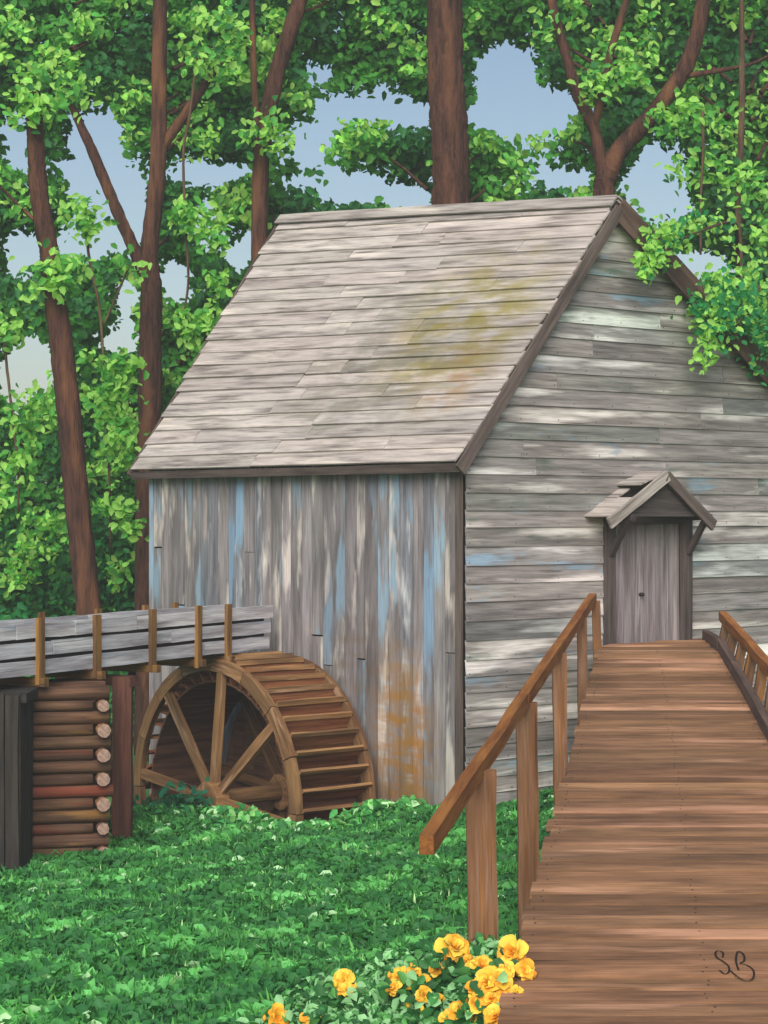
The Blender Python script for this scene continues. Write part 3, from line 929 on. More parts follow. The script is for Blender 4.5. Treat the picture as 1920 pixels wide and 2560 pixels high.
# trunk and limb centre lines in metres: (x, y, z, radius)
def tree(label, trunk, limbs, mat=M_bark, group='trees behind the mill', seed=0, slim=.86):
    if seed == 14: slim = .98
    trunk = [q[:3] + (q[3] * slim,) for q in trunk]
    limbs = [[q[:3] + (q[3] * slim,) for q in l] for l in limbs]
    b0 = trunk[0]
    t = thing('tree', b0[:3], label, 'tree', group)
    limb('trunk', t, trunk, mat, 18, 18, .13, seed)
    for i, l in enumerate(limbs):
        limb('branch', t, l, mat, 12, 12, .13, seed + i + 1)
    return t

trees = {}
trees['a'] = tree('leaning brown tree nearest the left edge rising behind the flume',
    [(-5.05, 37, -.2, .30), (-5.22, 37, 2.6, .27), (-5.55, 37, 5.9, .25), (-5.85, 37, 8.6, .22), (-5.97, 37, 9.4, .20), (-6.15, 37, 10.6, .19), (-6.2, 37, 11.6, .17), (-6.22, 37, 12.2, .12)],
    [], seed=1)
trees['b'] = tree('forked brown tree whose two limbs part above the left roof edge',
    [(-4.75, 42, -.2, .34), (-4.75, 42, 5.0, .29), (-4.72, 42, 7.3, .27), (-4.70, 42, 9.0, .25), (-4.72, 42, 10.0, .21), (-4.55, 42, 12.0, .19), (-4.52, 42, 15.2, .16), (-4.5, 42, 17.5, .12)],
    [[(-4.78, 42, 9.4, .16), (-5.3, 42, 10.6, .14), (-5.9, 42, 12.0, .12), (-6.42, 42, 13.15, .07)],
     [(-4.52, 42, 12.0, .13), (-4.0, 42, 12.75, .12), (-3.55, 42, 13.4, .09), (-3.16, 42, 13.95, .05)]], seed=5)
trees['c'] = tree('bending brown tree rising right behind the roof\'s left end',
    [(-2.6, 43, -.2, .30), (-2.6, 43, 7, .24), (-2.58, 43, 10.2, .20), (-2.5, 43, 12.3, .20), (-2.25, 43, 13.6, .20), (-1.95, 43, 14.6, .19), (-1.62, 43, 15.7, .18), (-1.3, 43, 17.5, .15)],
    [[(-2.52, 43, 12.0, .09), (-2.68, 43.1, 13.4, .08), (-2.72, 43.1, 15.0, .07), (-2.8, 43.1, 17, .05)]], seed=9)
trees['d'] = tree('thick straight brown trunk rising behind the middle of the roof ridge',
    [(1.42, 42, -.2, .52), (1.42, 42, 8, .41), (1.36, 42, 10.9, .385), (1.28, 42, 13, .375), (1.20, 42, 15.2, .37), (1.14, 42, 18, .33)], [], seed=14)
trees['e'] = tree('brown tree spreading into three limbs above the gable peak',
    [(4.52, 42.5, -.2, .36), (4.52, 42.5, 8, .30), (4.50, 42.5, 11.0, .26), (4.56, 42.5, 11.6, .25), (4.9, 42.5, 12.2, .22), (5.6, 42.5, 12.95, .20), (6.2, 42.5, 13.9, .19), (6.5, 42.5, 15.0, .17), (6.65, 42.5, 17, .14)],
    [[(4.53, 42.5, 11.2, .17), (4.32, 42.5, 12.4, .14), (4.0, 42.5, 13.1, .13), (3.72, 42.5, 14.0, .12), (3.5, 42.5, 14.8, .11), (3.2, 42.5, 16.2, .08)],
     [(4.27, 42.5, 12.4, .10), (4.42, 42.5, 13.1, .10), (4.6, 42.5, 14.0, .09), (4.85, 42.5, 14.8, .09), (5.3, 42.5, 16.2, .06)],
     [(6.15, 42.5, 13.6, .08), (6.8, 42.5, 13.7, .06), (7.5, 42.5, 13.85, .04), (8.0, 42.5, 14.1, .02)]], seed=20)
trees['f'] = tree('slender grey brown tree near the right edge beyond the roof',
    [(7.15, 42, -.2, .17), (7.15, 42, 6, .13), (7.18, 42, 9, .09), (7.15, 42, 11, .075), (7.22, 42, 13, .07), (7.2, 42, 16.5, .05)],
    [[(7.16, 42, 8.6, .06), (6.7, 39.5, 9.9, .05), (6.0, 36.0, 9.7, .035), (5.1, 33.2, 9.2, .025), (4.2, 31.7, 8.7, .012)],
     [(7.15, 42, 8.2, .06), (7.0, 39, 8.9, .05), (6.2, 35, 8.1, .035), (5.6, 33.2, 7.5, .02)]], M_bark2, seed=30)
TX = {'a': -6.6, 'b': -4.7, 'c': -2.2, 'd': 1.2, 'e': 4.6, 'f': 7.4}

# sky gaps between the crowns (x, z, half width, half height) where the wood stands open
GAPS = [(30, 305, 42, 70), (200, 340, 68, 110), (262, 455, 62, 100), (45, 550, 52, 52), (170, 520, 60, 45), (455, 375, 95, 34), (440, 475, 24, 50), (375, 595, 38, 40), (520, 545, 36, 40),
        (688, 148, 36, 28), (660, 305, 75, 40), (760, 240, 85, 42), (880, 245, 62, 48), (760, 415, 75, 40), (880, 430, 60, 36), (125, 26, 22, 16),
        (1090, 175, 66, 92), (1190, 240, 55, 46), (1060, 250, 50, 40), (1215, 385, 70, 38), (1430, 400, 78, 88), (1525, 575, 72, 36), (1130, 295, 70, 20),
        (55, 800, 58, 66), (262, 735, 38, 48), (272, 645, 30, 46), (380, 625, 36, 24), (640, 390, 30, 30)]
GAPS = [((gx_ - 829.5) / 100, 4.7 + (1106 - gy_) / 100, a * 1.16 / 100, b_ * 1.16 / 100) for (gx_, gy_, a, b_) in GAPS]
def open_sky(x, z, grow=1.0):
    r = np.zeros(np.shape(x), bool)
    wob = 1 + .16 * np.sin(x * 5.1 + z * 3.3) + .10 * np.sin(x * 11 - z * 9)
    for (cx, cz, a, b_) in GAPS:
        r |= ((x - cx) / (a * grow)) ** 2 + ((z - cz) / (b_ * grow)) ** 2 < wob
    return r

G_MID = np.array(lin(84, 164, 66)[:3]); G_DARK = np.array(lin(54, 122, 64)[:3]); G_LIME = np.array(lin(164, 220, 106)[:3]); G_TEAL = np.array(lin(52, 146, 84)[:3])
G_FRESH = np.array(lin(96, 176, 76)[:3])
def patch(x, z, f=1.0, p=0.0):
    return np.sin(x * 1.9 * f + 1.1 + p) * np.cos(z * 2.3 * f - .4 + p) + .6 * np.sin(x * 4.1 * f - z * 3.3 * f + 2 + p) + .4 * np.cos(x * 7.3 * f + z * 6.1 * f + p)

pool = {k: [] for k in list(TX) + ['s0', 's1', 's2']}           # per plant: (centres, colours, size)
def owner(x, z):
    if z < 4.6 and x < -2:
        return 's0' if x < -7.3 else ('s1' if x < -5.7 else 's2')
    return min(TX, key=lambda k: abs(TX[k] - x))
def add_clump(k, c, n, rad, cols, size):
    P = nr.normal(size=(n, 3)) * np.array([rad, rad * .8, rad * .8]) * .55 + np.array(c)
    keep = ~open_sky(P[:, 0] * 45 / P[:, 1], 4.7 + (P[:, 2] - 4.7) * 45 / P[:, 1], .92) if False else ~open_sky(P[:, 0], P[:, 2], .92)
    P = P[keep]
    if len(P) == 0: return
    base = cols[nr.integers(0, len(cols), len(P))]
    C_ = base * nr.uniform(.68, 1.28, (len(P), 1)) * nr.uniform(.88, 1.12, (len(P), 3))
    pool[k].append((P, C_, np.full(len(P), size) * nr.uniform(.5, 1.35, len(P))))
# the green depth of the wood
step = .5
for gx_ in np.arange(-9.4, 9.6, step):
    for gz_ in np.arange(.2, 16.6, step):
        x, z = gx_ + nr.uniform(-.25, .25), gz_ + nr.uniform(-.25, .25)
        if x > -2.9 and z < 7.0: continue
        if open_sky(x, z, 1.06): continue
        pv = float(patch(x, z))
        cols = np.array([G_MID, G_MID, G_FRESH * .85]) if pv > -.45 else np.array([G_DARK, G_DARK, G_MID])
        if z < 4.6: cols = np.array([G_TEAL, G_TEAL, G_FRESH * .8])
        add_clump(owner(x, z), (x, 45.2 + nr.uniform(-.7, .9), z), 200, .62, cols, .205)
# sprays of young yellow-green leaves standing in front, in uneven bunches
for gx_ in np.arange(-9.3, 9.4, .36):
    for gz_ in np.arange(3.2, 16.4, .36):
        x, z = gx_ + nr.uniform(-.2, .2), gz_ + nr.uniform(-.2, .2)
        if x > -2.9 and z < 7.2: continue
        if open_sky(x, z, 1.0): continue
        pv = float(patch(x, z, .8, 2.2)) + nr.uniform(-.35, .35)
        if pv > .42:
            add_clump(owner(x, z), (x, 43.6 + nr.uniform(-.4, .4), z), 26, .30, np.array([G_LIME, G_LIME, G_FRESH]), .185)
        elif pv < -.95:
            add_clump(owner(x, z), (x, 43.9 + nr.uniform(-.4, .4), z), 34, .34, np.array([G_DARK, G_DARK * .9]), .22)
# leaves that cross in front of trunks
for (px, py, y, n) in ((180, 470, 39.9, 40), (200, 480, 39.9, 40), (160, 455, 39.9, 40), (8, 715, 40.3, 50), (30, 700, 40.3, 40), (280, 575, 39.9, 30), (425, 125, 41.4, 40), (70, 238, 36.7, 60), (95, 225, 36.7, 50), (50, 225, 36.7, 40), (140, 200, 41.7, 50), (165, 195, 41.7, 40), (492, 112, 41.8, 50), (470, 135, 41.8, 30), (118, 598, 36.6, 70), (85, 600, 36.6, 40), (150, 590, 36.6, 60), (555, 290, 42.4, 50), (590, 275, 42.4, 50), (610, 300, 42.4, 40), (1300, 165, 42.1, 50), (1340, 150, 42.1, 60), (1380, 170, 42.1, 50), (1290, 185, 42.1, 40),
                       (1440, 255, 42, 60), (1480, 265, 42, 60), (1540, 260, 41.8, 60), (1580, 380, 41.8, 60), (1620, 400, 41.8, 60), (1530, 365, 41.8, 50), (1470, 380, 41.8, 40), (1640, 500, 41.8, 60), (1500, 240, 41.9, 40), (1180, 60, 42.2, 30), (480, 60, 41.8, 60), (440, 300, 42.2, 50)):
    p = T(px, py, y)
    k = owner(p[0] * 45 / y, p[2])
    P = nr.normal(size=(n, 3)) * .2 + np.array(p)
    base = np.array([G_LIME, G_FRESH, G_DARK])[nr.choice(3, n, p=[.55, .3, .15])]
    pool[k].append((P, base * nr.uniform(.85, 1.15, (n, 1)), np.full(n, .19) * nr.uniform(.7, 1.3, n)))
# bunches on the slender tree's boughs that reach over the right roof edge
for (px, py, y, n, r_, lime) in ((1420, 515, 31.6, 60, .16, .8), (1405, 555, 31.6, 60, .14, .8), (1440, 530, 31.8, 60, .16, .6), (1398, 582, 31.6, 36, .10, .9), (1465, 500, 32.2, 50, .16, .7), (1500, 480, 34, 50, .17, .7), (1560, 490, 34.5, 60, .2, .7),
                           (1520, 665, 32.6, 80, .18, .35), (1545, 690, 32.7, 90, .19, .5), (1575, 650, 32.9, 90, .2, .35), (1540, 725, 32.5, 60, .15, .6), (1528, 768, 32.4, 50, .11, .95), (1600, 690, 33.2, 100, .22, .4), (1635, 640, 33.5, 100, .23, .45), (1650, 710, 33.5, 100, .23, .3), (1560, 615, 33.2, 70, .18, .6), (1620, 590, 33.8, 80, .22, .6), (1655, 770, 33.6, 80, .2, .2)):
    p = T(px, py, y)
    P = nr.normal(size=(n, 3)) * r_ + np.array(p)
    sel = nr.random(n) < lime
    base = np.where(sel[:, None], G_LIME, G_TEAL)
    pool['f'].append((P, base * nr.uniform(.85, 1.15, (n, 1)), np.full(n, .13) * nr.uniform(.7, 1.3, n)))

shr = {'s0': ((-8.4, 45, 0), 'dark teal bush at the left edge beyond the leaning tree'), 's1': ((-6.5, 45, 0), 'dark green bush filling the space between flume and leaning trunk'), 's2': ((-4.6, 45, 0), 'deep green bush against the far left corner of the mill')}
for k in pool:
    if not pool[k]: continue
    P = np.concatenate([a[0] for a in pool[k]]); Cc = np.concatenate([a[1] for a in pool[k]]); Sz = np.concatenate([a[2] for a in pool[k]])
    if k in shr:
        root = thing('bush', shr[k][0], shr[k][1], 'bush', 'bushes at the edge of the wood')
        limb('stem', root, [shr[k][0] + (.08,), (shr[k][0][0] + .1, 45.3, 2, .06), (shr[k][0][0] - .1, 45.4, 4.2, .03)], M_bark2, 5, 7, .1, 3)
        leaves('foliage', root, P, Sz, Sz * .62, Cc, M_leaf, (0, -.75, .45), .75)
    else:
        tv, tf = [], []
        tr_ = trees[k]; tx = TX[k]
        pick = [P[i] for i in nr.choice(len(P), 26, replace=False)]
        for i, q in enumerate(pick):
            if q[2] < 8 or (k == 'a' and q[2] < 12.5): continue
            st = (tx + (q[0] - tx) * .25, 43.2, q[2] - abs(q[0] - tx) * .55 - .3)
            md = ((st[0] + q[0]) / 2 + rng.uniform(-.15, .15), 44.0, (st[2] + q[2]) / 2 + rng.uniform(-.05, .2))
            if q[1] < 42 or open_sky(np.array(md[0]), np.array(md[2]), 1.25): continue
            pa, ra = smooth_path([st + (.045,), md + (.03,), (q[0], 44.6, q[2], .012)], 4)
            v_, f_ = tube_geo(pa, ra, 5, .15, False, i)
            tf += [tuple(x_ + len(tv) for x_ in f) for f in f_]; tv += v_
        if tv:
            lc = WM[tr_.name].translation
            tw = mesh_obj('twigs', [Vector(v) - lc for v in tv], tf, M_bark, tr_, Matrix.Translation(lc), smooth=True); tw['kind'] = 'stuff'
        leaves('crown', trees[k], P, Sz, Sz * nr.uniform(.48, .74, len(Sz)), Cc, M_leaf, (0, -1.0, .45), .6)

# hanging vines
VINES = [('thin dark vine hanging at the far left edge', [(8, 720), (18, 800), (24, 900), (38, 1010), (38, 1110)], 40.5, []),
         ('leafy vine with a forked stem between the two left trunks', [(186, 480), (195, 560), (215, 660), (225, 760), (232, 900), (236, 1050), (240, 1185)], 40.0, [[(225, 700), (255, 630), (280, 570)]]),
         ('long dark vine hanging between the forked tree and the roof edge', [(425, 120), (410, 260), (398, 330), (400, 480), (405, 600), (400, 680), (408, 760)], 41.5, []),
         ('thin vine hanging at the right beyond the gable', [(1520, 240), (1520, 320), (1515, 420), (1512, 550)], 41.5, [])]
for i, (lab, pts, y, extra) in enumerate(VINES):
    p3 = [T(px, py, y) for (px, py) in pts]
    v = thing('vine', p3[-1], lab, 'vine', 'vines hanging in the wood')
    wig = [(p[0] + rng.uniform(-.03, .03), p[1], p[2], .032 - .012 * j / len(p3)) for j, p in enumerate(p3)]
    limb('stem', v, wig, M_bark2, 5, 6, .25, 40 + i)
    for e in extra:
        limb('stem', v, [T(px, py, y) + (.022,) for (px, py) in e], M_bark2, 5, 6, .25, 50 + i)
    if i in (1, 2, 0):
        cc_ = []
        rngs = {0: [(60, 900, 45), (40, 1000, 40)], 1: [(240, 800, 30), (255, 850, 40), (225, 880, 32), (262, 920, 36), (250, 970, 34), (270, 800, 30), (235, 1090, 24), (270, 1110, 26), (280, 1145, 20)], 2: [(395, 690, 22), (415, 720, 20), (440, 690, 26), (470, 620, 26), (430, 480, 40), (400, 465, 30), (470, 520, 24)]}[i]
        for (px, py, rr) in rngs:
            n = int(rr * 2.0)
            cc_.append(nr.normal(size=(n, 3)) * np.array([rr, rr * .7, rr]) * .006 * (y / 45) * 1.0 + np.array(T(px, py, y - .15)))
        P = np.concatenate(cc_); n = len(P)
        cols = np.array([G_LIME, G_LIME, G_FRESH])[nr.integers(0, 3, n)] * nr.uniform(.85, 1.15, (n, 1))
        Sz = .19 * nr.uniform(.7, 1.3, n)
        leaves('leaves', v, P, Sz, Sz * .65, cols, M_leaf, (0, -.8, .4), .7, kind='stuff')

# far wood closing the view under the crowns
n = 32000
x = nr.uniform(-60, 60, n); y = nr.uniform(66, 100, n); z = nr.uniform(0, 1, n) ** .8 * (4.4 + 1.3 * np.sin(x * .5) * np.cos(x * .23 + 1))
cols = np.array([G_MID, G_TEAL, G_DARK, G_FRESH])[nr.integers(0, 4, n)] * nr.uniform(.8, 1.2, (n, 1))
fw = leaves('far_woods', None, np.stack([x, y, z], 1), nr.uniform(.8, 1.6, n), nr.uniform(.6, 1.0, n), cols, M_leaf, (0, -.8, .5), .6)
tag(fw, 'mass of distant green woodland behind the bushes', 'woods', kind='stuff')

# ------------------------------------------------------------------ ground cover
n = 80000
x = nr.uniform(-6.2, 2.6, n); y = 15.5 + nr.random(n) ** .9 * 16.5
s_ = (x - C.x) * DL.x + (y - C.y) * DL.y; o_ = -((x - C.x) * DG.x + (y - C.y) * DG.y)
xle = np.where(y > 16, .86 + (3.33 - .86) * (y - 16) / 15.84, .86)
ok = ~((s_ > 1.15) & (s_ < 8.2) & (o_ < 2.05)) & (o_ > .12) & (x < xle + .25)
ok |= (o_ < .12) & (s_ < -.12) & (x < xle + .25)
x, y = x[ok], y[ok]; n = len(x)
gz = ground_z(x, y)
pv = patch(x, y, 1.5, .7) + .6 * patch(x, y, 3.1, 2.0) + nr.normal(size=n) * .35
H = nr.uniform(.02, .15, n)
L = nr.uniform(.08, .21, n)
pal = np.array([lin(74, 150, 76)[:3], lin(58, 124, 68)[:3], lin(114, 200, 112)[:3], lin(200, 248, 190)[:3]])
ci = np.where(pv > 1.0, 2, np.where(pv < -.2, 1, 0))
ci = np.where((nr.random(n) < .034) & (pv > -.2), 3, ci)
lip = np.abs(np.where(s_[ok] > 1.0, o_[ok] - 2.1, 9)) < .35
lip |= (np.abs(s_[ok] - 1.0) < .3) & (o_[ok] > -.1) & (o_[ok] < 2.2)
ci = np.where(lip & (nr.random(n) < .5), 2, ci); ci = np.where(lip & (nr.random(n) < .12), 3, ci)
H = np.where(lip, H * 1.8, H)
cols = pal[ci] * nr.uniform(.82, 1.18, (n, 1))
gc = leaves('ground_cover', None, np.stack([x, y, gz + H], 1), L, L * .7, cols, M_ground_leaf, (0, -.35, .9), .6, kind='stuff')
W_ = nr.uniform(-1, 1, (len(x), 3)) * np.array([.2, .2, .02])
pick = nr.random(len(x)) < .9
gx2 = np.stack([x, y, gz + nr.uniform(.03, .14, len(x))], 1)[pick] + W_[pick]
L2 = nr.uniform(.12, .26, len(gx2))
gr = leaves('grass', None, gx2, L2, L2 * nr.uniform(.10, .2, len(gx2)), (pal[ci] * nr.uniform(.8, 1.2, (len(x), 1)) * np.array([1.08, 1.0, .85]))[pick], M_ground_leaf, (0, -.6, .3), .8, upright=(0, 0, 2.2), kind='stuff')
tag(gr, 'short green grass growing through the ground cover', 'grass')
tag(gc, 'carpet of low leafy green ground cover before the mill', 'ground cover')

# weeds at the lip of the wheel pit
def weed(s, o, label, n, spread_, hgt, cols):
    p = SW(s, o, 0); p.z = float(ground_z(p.x, p.y))
    t = thing('weed', p, label, 'plant', 'weeds by the wheel pit')
    for k in range(5):
        a = rng.uniform(0, 6.28); r_ = rng.uniform(.05, spread_)
        limb('stem', t, [(p.x, p.y, p.z - .03, .012), (p.x + r_ * .5 * math.cos(a), p.y + r_ * .5 * math.sin(a), p.z + hgt * .6, .009), (p.x + r_ * math.cos(a), p.y + r_ * math.sin(a), p.z + hgt * rng.uniform(.7, 1), .005)], M_stem, 3, 5, 0, k)
    P = nr.normal(size=(n, 3)) * np.array([spread_ * .5, spread_ * .5, hgt * .28]) + np.array([p.x, p.y, p.z + hgt * .55])
    Sz = nr.uniform(.10, .19, n)
    leaves('leaves', t, P, Sz, Sz * .6, np.array(cols)[nr.integers(0, len(cols), n)] * nr.uniform(.8, 1.2, (n, 1)), M_ground_leaf, (0, -.6, .6), .7, kind='stuff')
TE = [lin(28, 110, 82)[:3], lin(36, 124, 92)[:3], lin(44, 100, 70)[:3]]
GR = [lin(66, 156, 84)[:3], lin(84, 178, 92)[:3], lin(150, 216, 130)[:3]]
weed(3.6, 2.35, 'teal leaved weed growing below the wheel hub', 90, .34, .5, TE)
weed(4.3, 2.35, 'small teal weed left of the wheel hub by the trestle', 60, .26, .42, TE)
weed(5.2, 2.35, 'sparse green weed beside the reddish flume post', 40, .2, .5, TE + GR[:1])
weed(2.2, 2.3, 'bright green weed under the front rim of the wheel', 80, .36, .34, GR)
weed(1.4, 1.9, 'pale tipped green weed at the right end of the wheel pit', 80, .38, .34, GR)
weed(.95, 1.0, 'bright weed at the foot of the mill side wall', 80, .36, .3, GR)

# ------------------------------------------------------------------ flowers by the foot of the ramp
OR = [lin(246, 184, 40)[:3], lin(250, 206, 62)[:3], lin(240, 150, 40)[:3]]
def petal_mesh(L, W):
    V, F = [], []
    prof = ((0, .12, 0), (.25, .34, .006), (.5, .5, .016), (.75, .52, .02), (.92, .36, .012), (1.0, .12, -.004))
    for i, (u, h, z) in enumerate(prof):
        V += [(L * u, -W * h, z + .022 * h), (L * u, 0, z - .010), (L * u, W * h, z + .022 * h + (.006 if i % 2 else -.004))]
    for i in range(len(prof) - 1):
        for j in range(2):
            k = i * 3 + j
            F.append((k, k + 3, k + 4, k + 1))
    return V, F
def petal_material(name, col):
    m, nt, b = nodes(name)
    tc = N(nt, 'ShaderNodeTexCoord').outputs['Object']
    oi = N(nt, 'ShaderNodeObjectInfo')
    n_ = noise(nt, tc, 14, 3)
    c1 = tuple(v * .8 for v in col[:3]) + (1,)
    col_ = mix(nt, ramp(nt, n_, .3, .7), c1, col)
    col_ = mix(nt, 1.0, col_, oi.outputs['Color'], 'MULTIPLY')
    nt.links.new(col_, b.inputs['Base Color'])
    b.inputs['Roughness'].default_value = .6
    return m
M_p = petal_material('yellow_orange_petal', lin(242, 198, 66))
pet_me = bpy.data.meshes.new('petal')
v_, f_ = petal_mesh(.125, .115); pet_me.from_pydata(v_, [], f_); pet_me.polygons.foreach_set('use_smooth', [True] * len(pet_me.polygons)); pet_me.materials.append(M_p); pet_me.update()
M_eye = plain('flower_eye', lin(214, 120, 30), .8)
MINT = [lin(160, 218, 156)[:3], lin(70, 140, 76)[:3], lin(48, 104, 56)[:3], lin(52, 112, 58)[:3], lin(104, 176, 96)[:3]]
BLOOMS = []
def flower_plant(label, blooms, root_xy, lean=0):
    bx, by = root_xy
    bz = float(ground_z(bx, by))
    t = thing('flower_plant', (bx, by, bz), label, 'flower', 'yellow flowers at the foot of the ramp')
    tops = []
    for (fx, fy, fz, sc, red) in blooms:
        limb('stem', t, [(bx, by, bz - .03, .012), ((bx + fx) / 2 - .03, (by + fy) / 2, bz + (fz - bz) * .6, .010), (fx, fy, fz - .01, .008)], M_stem, 4, 6, 0, 1)
        look = Vector((rng.uniform(-.6, .6), -.8, rng.uniform(.3, 1.1))).normalized()
        Mx = look.to_track_quat('Z', 'Y').to_matrix().to_4x4()
        Mx.translation = Vector((fx, fy, fz))
        V, F = [], []
        for (r_, h) in ((.0, .028), (.022, .022), (.032, .005), (.02, -.02)):
            for j in range(8):
                a = j * math.pi / 4
                V.append((r_ * math.cos(a), r_ * math.sin(a), h))
        for i in range(3):
            for j in range(8): F.append((i * 8 + j, (i + 1) * 8 + j, (i + 1) * 8 + (j + 1) % 8, i * 8 + (j + 1) % 8))
        bl = mesh_obj('bloom', V, F, M_eye, t, Mx @ Matrix.Scale(sc, 4), smooth=True)
        for ring, (cnt, tilt, k) in enumerate(((9, 2, 1.0), (8, 22, .85), (7, 44, .66), (5, 66, .5))):
            for j in range(cnt):
                a = 2 * math.pi * (j + .5 * ring) / cnt + rng.uniform(-.2, .2)
                Ml = Mx @ Matrix.Rotation(a, 4, 'Z') @ Matrix.Rotation(-R(tilt + rng.uniform(-26, 22)), 4, 'Y') @ Matrix.Scale(sc * k * rng.uniform(.65, 1.25), 4)
                o = bpy.data.objects.new('petal', pet_me)
                put(o, Ml, bl)
                q = rng.random()
                o.color = (1, 1.05, 1.2, 1) if q < .4 else ((1.02, .9, .8, 1) if q < .78 - red * .3 else (1.0, .66, .45, 1))
        for _ in range(2):                              # a bud on its own stalk beside each bloom
            b_p = (fx + rng.uniform(-.16, .12), fy + rng.uniform(-.05, .1), fz + rng.uniform(-.14, .04))
            if b_p[0] > xl(b_p[1]) + .02: continue
            limb('stem', t, [(bx, by, bz, .006), (b_p[0] + .01, b_p[1] + .01, b_p[2] - .12, .006), b_p + (.005,)], M_stem, 3, 5, 0, 1)
            V2, F2 = tube_geo([(b_p[0], b_p[1], b_p[2] + q_ - .01) for q_ in (0, .012, .03, .05, .062)], [.004, .017, .021, .013, .003], 7)
            mesh_obj('bud', V2, F2, M_p, t, color=(1.0, rng.uniform(.6, 1.05), .6), smooth=True)
        tops.append((fx, fy, fz)); BLOOMS.append((fx, fy, fz))
    P = []
    for (fx, fy, fz) in tops:
        nn = 75
        u = nr.random(nn)[:, None]
        P.append(np.array([bx, by, bz + .05]) * (1 - u) + np.array([fx, fy + .05, fz - .06]) * u + nr.normal(size=(nn, 3)) * np.array([.13, .12, .09]))
    P = np.concatenate(P); P = P[P[:, 0] < np.maximum(.86 + .156 * (P[:, 1] - 16), .86) + .06]; n_ = len(P)
    Sz = nr.uniform(.08, .15, n_)
    leaves('leaves', t, P, Sz, Sz * .7, np.array(MINT)[nr.choice(5, n_, p=[.24, .2, .22, .2, .14])] * nr.uniform(.85, 1.15, (n_, 1)), M_ground_leaf, (0, -.6, .7), .6, kind='stuff')

def FP(px, py, y): return T(px, py, y)
FL_ = [
 ('tall yellow flower in front of the nearest handrail post', [(982, 2050, 17.9, 1.15, 0), (1004, 2078, 17.8, .6, .5)], (976, 17.95)),
 ('large orange yellow flower leaning over the ramp edge right of the post', [(1108, 2062, 17.2, 1.05, .5), (1092, 2100, 16.9, .75, .8), (1134, 2098, 17.0, .7, .2), (1096, 2044, 17.3, .5, .1)], (1050, 17.05)),
 ('crowded yellow flower head in the middle of the bed', [(1055, 2125, 16.8, 1.0, .1), (1082, 2118, 16.75, .8, .3), (1062, 2158, 16.7, .85, 0), (1030, 2140, 16.8, .7, .3), (1094, 2152, 16.7, .6, .1)], (1030, 16.9)),
 ('small yellow flower at the right end of the bed against the deck', [(1112, 2150, 16.7, .7, .3)], (1085, 16.35)),
 ('yellow flower low in the bed below the tall one', [(996, 2186, 16.9, .95, .4), (968, 2200, 16.9, .6, .6), (1022, 2200, 16.8, .6, .1)], (985, 16.95)),
 ('yellow flower at the bottom edge below the crowded head', [(1072, 2198, 16.4, .85, .1)], (1050, 16.45)),
 ('pair of yellow flowers at the left end of the bed', [(742, 2116, 18.3, .7, .6), (748, 2140, 18.2, .6, .1)], (744, 18.4)),
 ('ragged yellow flower between the left pair and the middle head', [(868, 2115, 17.9, .8, .1), (892, 2098, 17.9, .5, .6), (852, 2136, 17.8, .55, .2)], (862, 18.0)),
 ('slim orange flower stem beside the ragged one', [(944, 2096, 17.9, .5, 1.0), (918, 2118, 17.8, .42, .1)], (930, 17.95)),
 ('little yellow flower drooping under the slim orange one', [(914, 2152, 17.5, .6, .4), (945, 2160, 17.4, .45, 0)], (918, 17.6)),
 ('round yellow flower behind the crowded head near the post', [(1040, 2090, 17.5, .75, .2)], (1035, 17.6)),
 ('yellow flower low between the two bottom edge blooms', [(1030, 2170, 16.7, .7, .2)], (1015, 16.75)),
 ('orange flower cut by the bottom edge farthest left', [(598, 2200, 18.2, .85, .5)], (600, 18.3)),
 ('orange flower at the bottom edge right of the farthest left one', [(672, 2200, 18.1, .7, .6)], (670, 18.2)),
]
for (lab, bl, (rx, ry)) in FL_:
    flower_plant(lab, [FP(px, py, yy) + (sc, red) for (px, py, yy, sc, red) in ((q[0], q[1], q[2], q[3] * 1.02, q[4]) for q in bl)], (ry * (rx - 829.5) / 4500, ry))
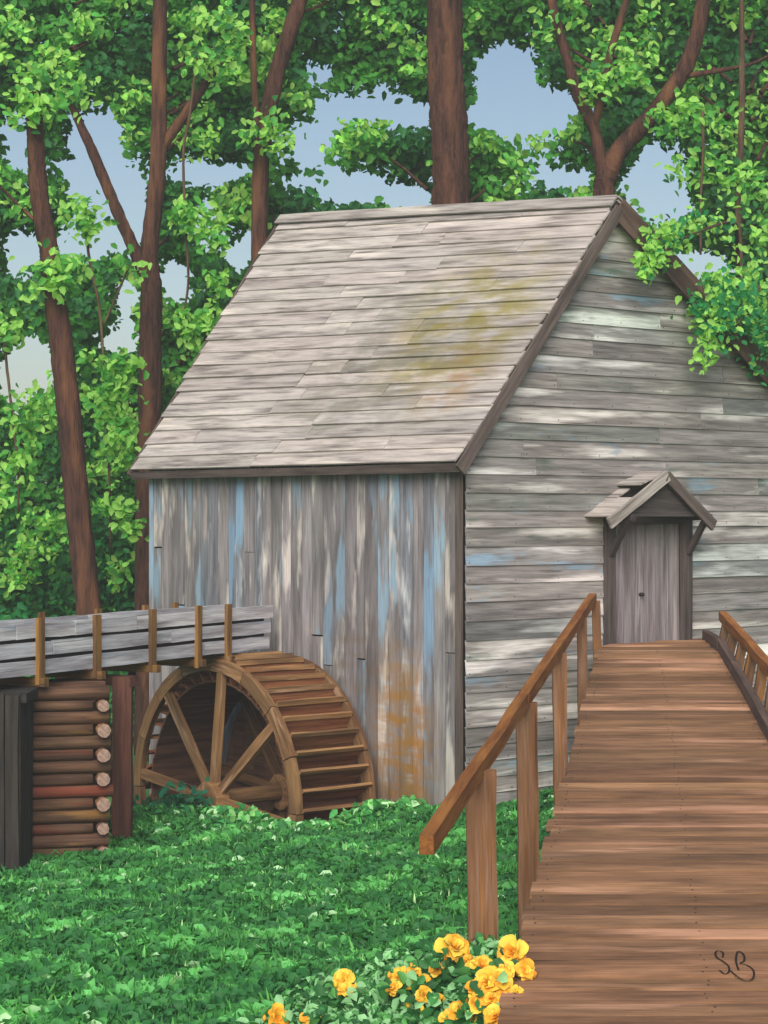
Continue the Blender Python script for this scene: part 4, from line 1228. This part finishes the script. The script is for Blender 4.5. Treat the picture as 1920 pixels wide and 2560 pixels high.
# leafy filler of the bed
n = 26000
x = nr.uniform(-1.25, 1.5, n); y = nr.uniform(16.2, 19.2, n)
Hx = np.interp(x + .12 * np.sin(y * 4), [-1.25, -1.0, -.45, .2, .9, 1.3], [.02, .20, .46, .62, .80, .80]) * (.86 + .14 * np.sin(x * 9 + y * 5))
z = ground_z(x, y) + Hx * nr.random(n) ** .55
xe = np.where(y > 16, .86 + .156 * (y - 16), .86); dz = -1.29 + .1287 * y
ok = (x < xe - .03) | ((x < xe + .24 - .25 * nr.random(n)) & (z > dz + .05))
ok &= nr.random(n) < np.interp(x, [-1.25, -.6, 0], [.25, .7, 1])
x, y, z = x[ok], y[ok], z[ok]; n = len(x)
for (fx, fy, fz) in BLOOMS:
    ok = (np.abs(x - fx) > .15) | (np.abs(z - fz) > .13) | (y > fy + .02)
    x, y, z = x[ok], y[ok], z[ok]
n = len(x)
Sz = nr.uniform(.06, .13, n)
bed = leaves('flower_bed_foliage', None, np.stack([x, y, z], 1), Sz, Sz * .7, np.array(MINT)[nr.choice(5, n, p=[.42, .2, .09, .11, .18])] * nr.uniform(.8, 1.15, (n, 1)), M_ground_leaf, (0, -.5, .8), .6, kind='stuff')
tag(bed, 'dense small leaved foliage between the yellow flowers', 'foliage')

# ------------------------------------------------------------------ thin haze added to lift the dark tones
HAZE = .0014
hm = bpy.data.materials.new('added_haze'); hm.use_nodes = True
hn = hm.node_tree; hn.nodes.clear()
pv_ = hn.nodes.new('ShaderNodeVolumePrincipled')
pv_.inputs['Color'].default_value = (.86, .90, .90, 1)
pv_.inputs['Density'].default_value = HAZE
ho = hn.nodes.new('ShaderNodeOutputMaterial')
hn.links.new(pv_.outputs[0], ho.inputs['Volume'])
X0, X1, Y0, Y1, Zb, Zt = -1200, 1200, -200, 1300, -3.6, 19.5
hv = [(x, y, z) for z in (Zb, Zt) for (x, y) in ((X0, Y0), (X1, Y0), (X1, Y1), (X0, Y1))]
hz = mesh_obj('haze', hv, [(3, 2, 1, 0), (4, 5, 6, 7), (0, 1, 5, 4), (1, 2, 6, 5), (2, 3, 7, 6), (3, 0, 4, 7)], hm)
hz['kind'] = 'stuff'
scn.cycles.volume_bounces = 0
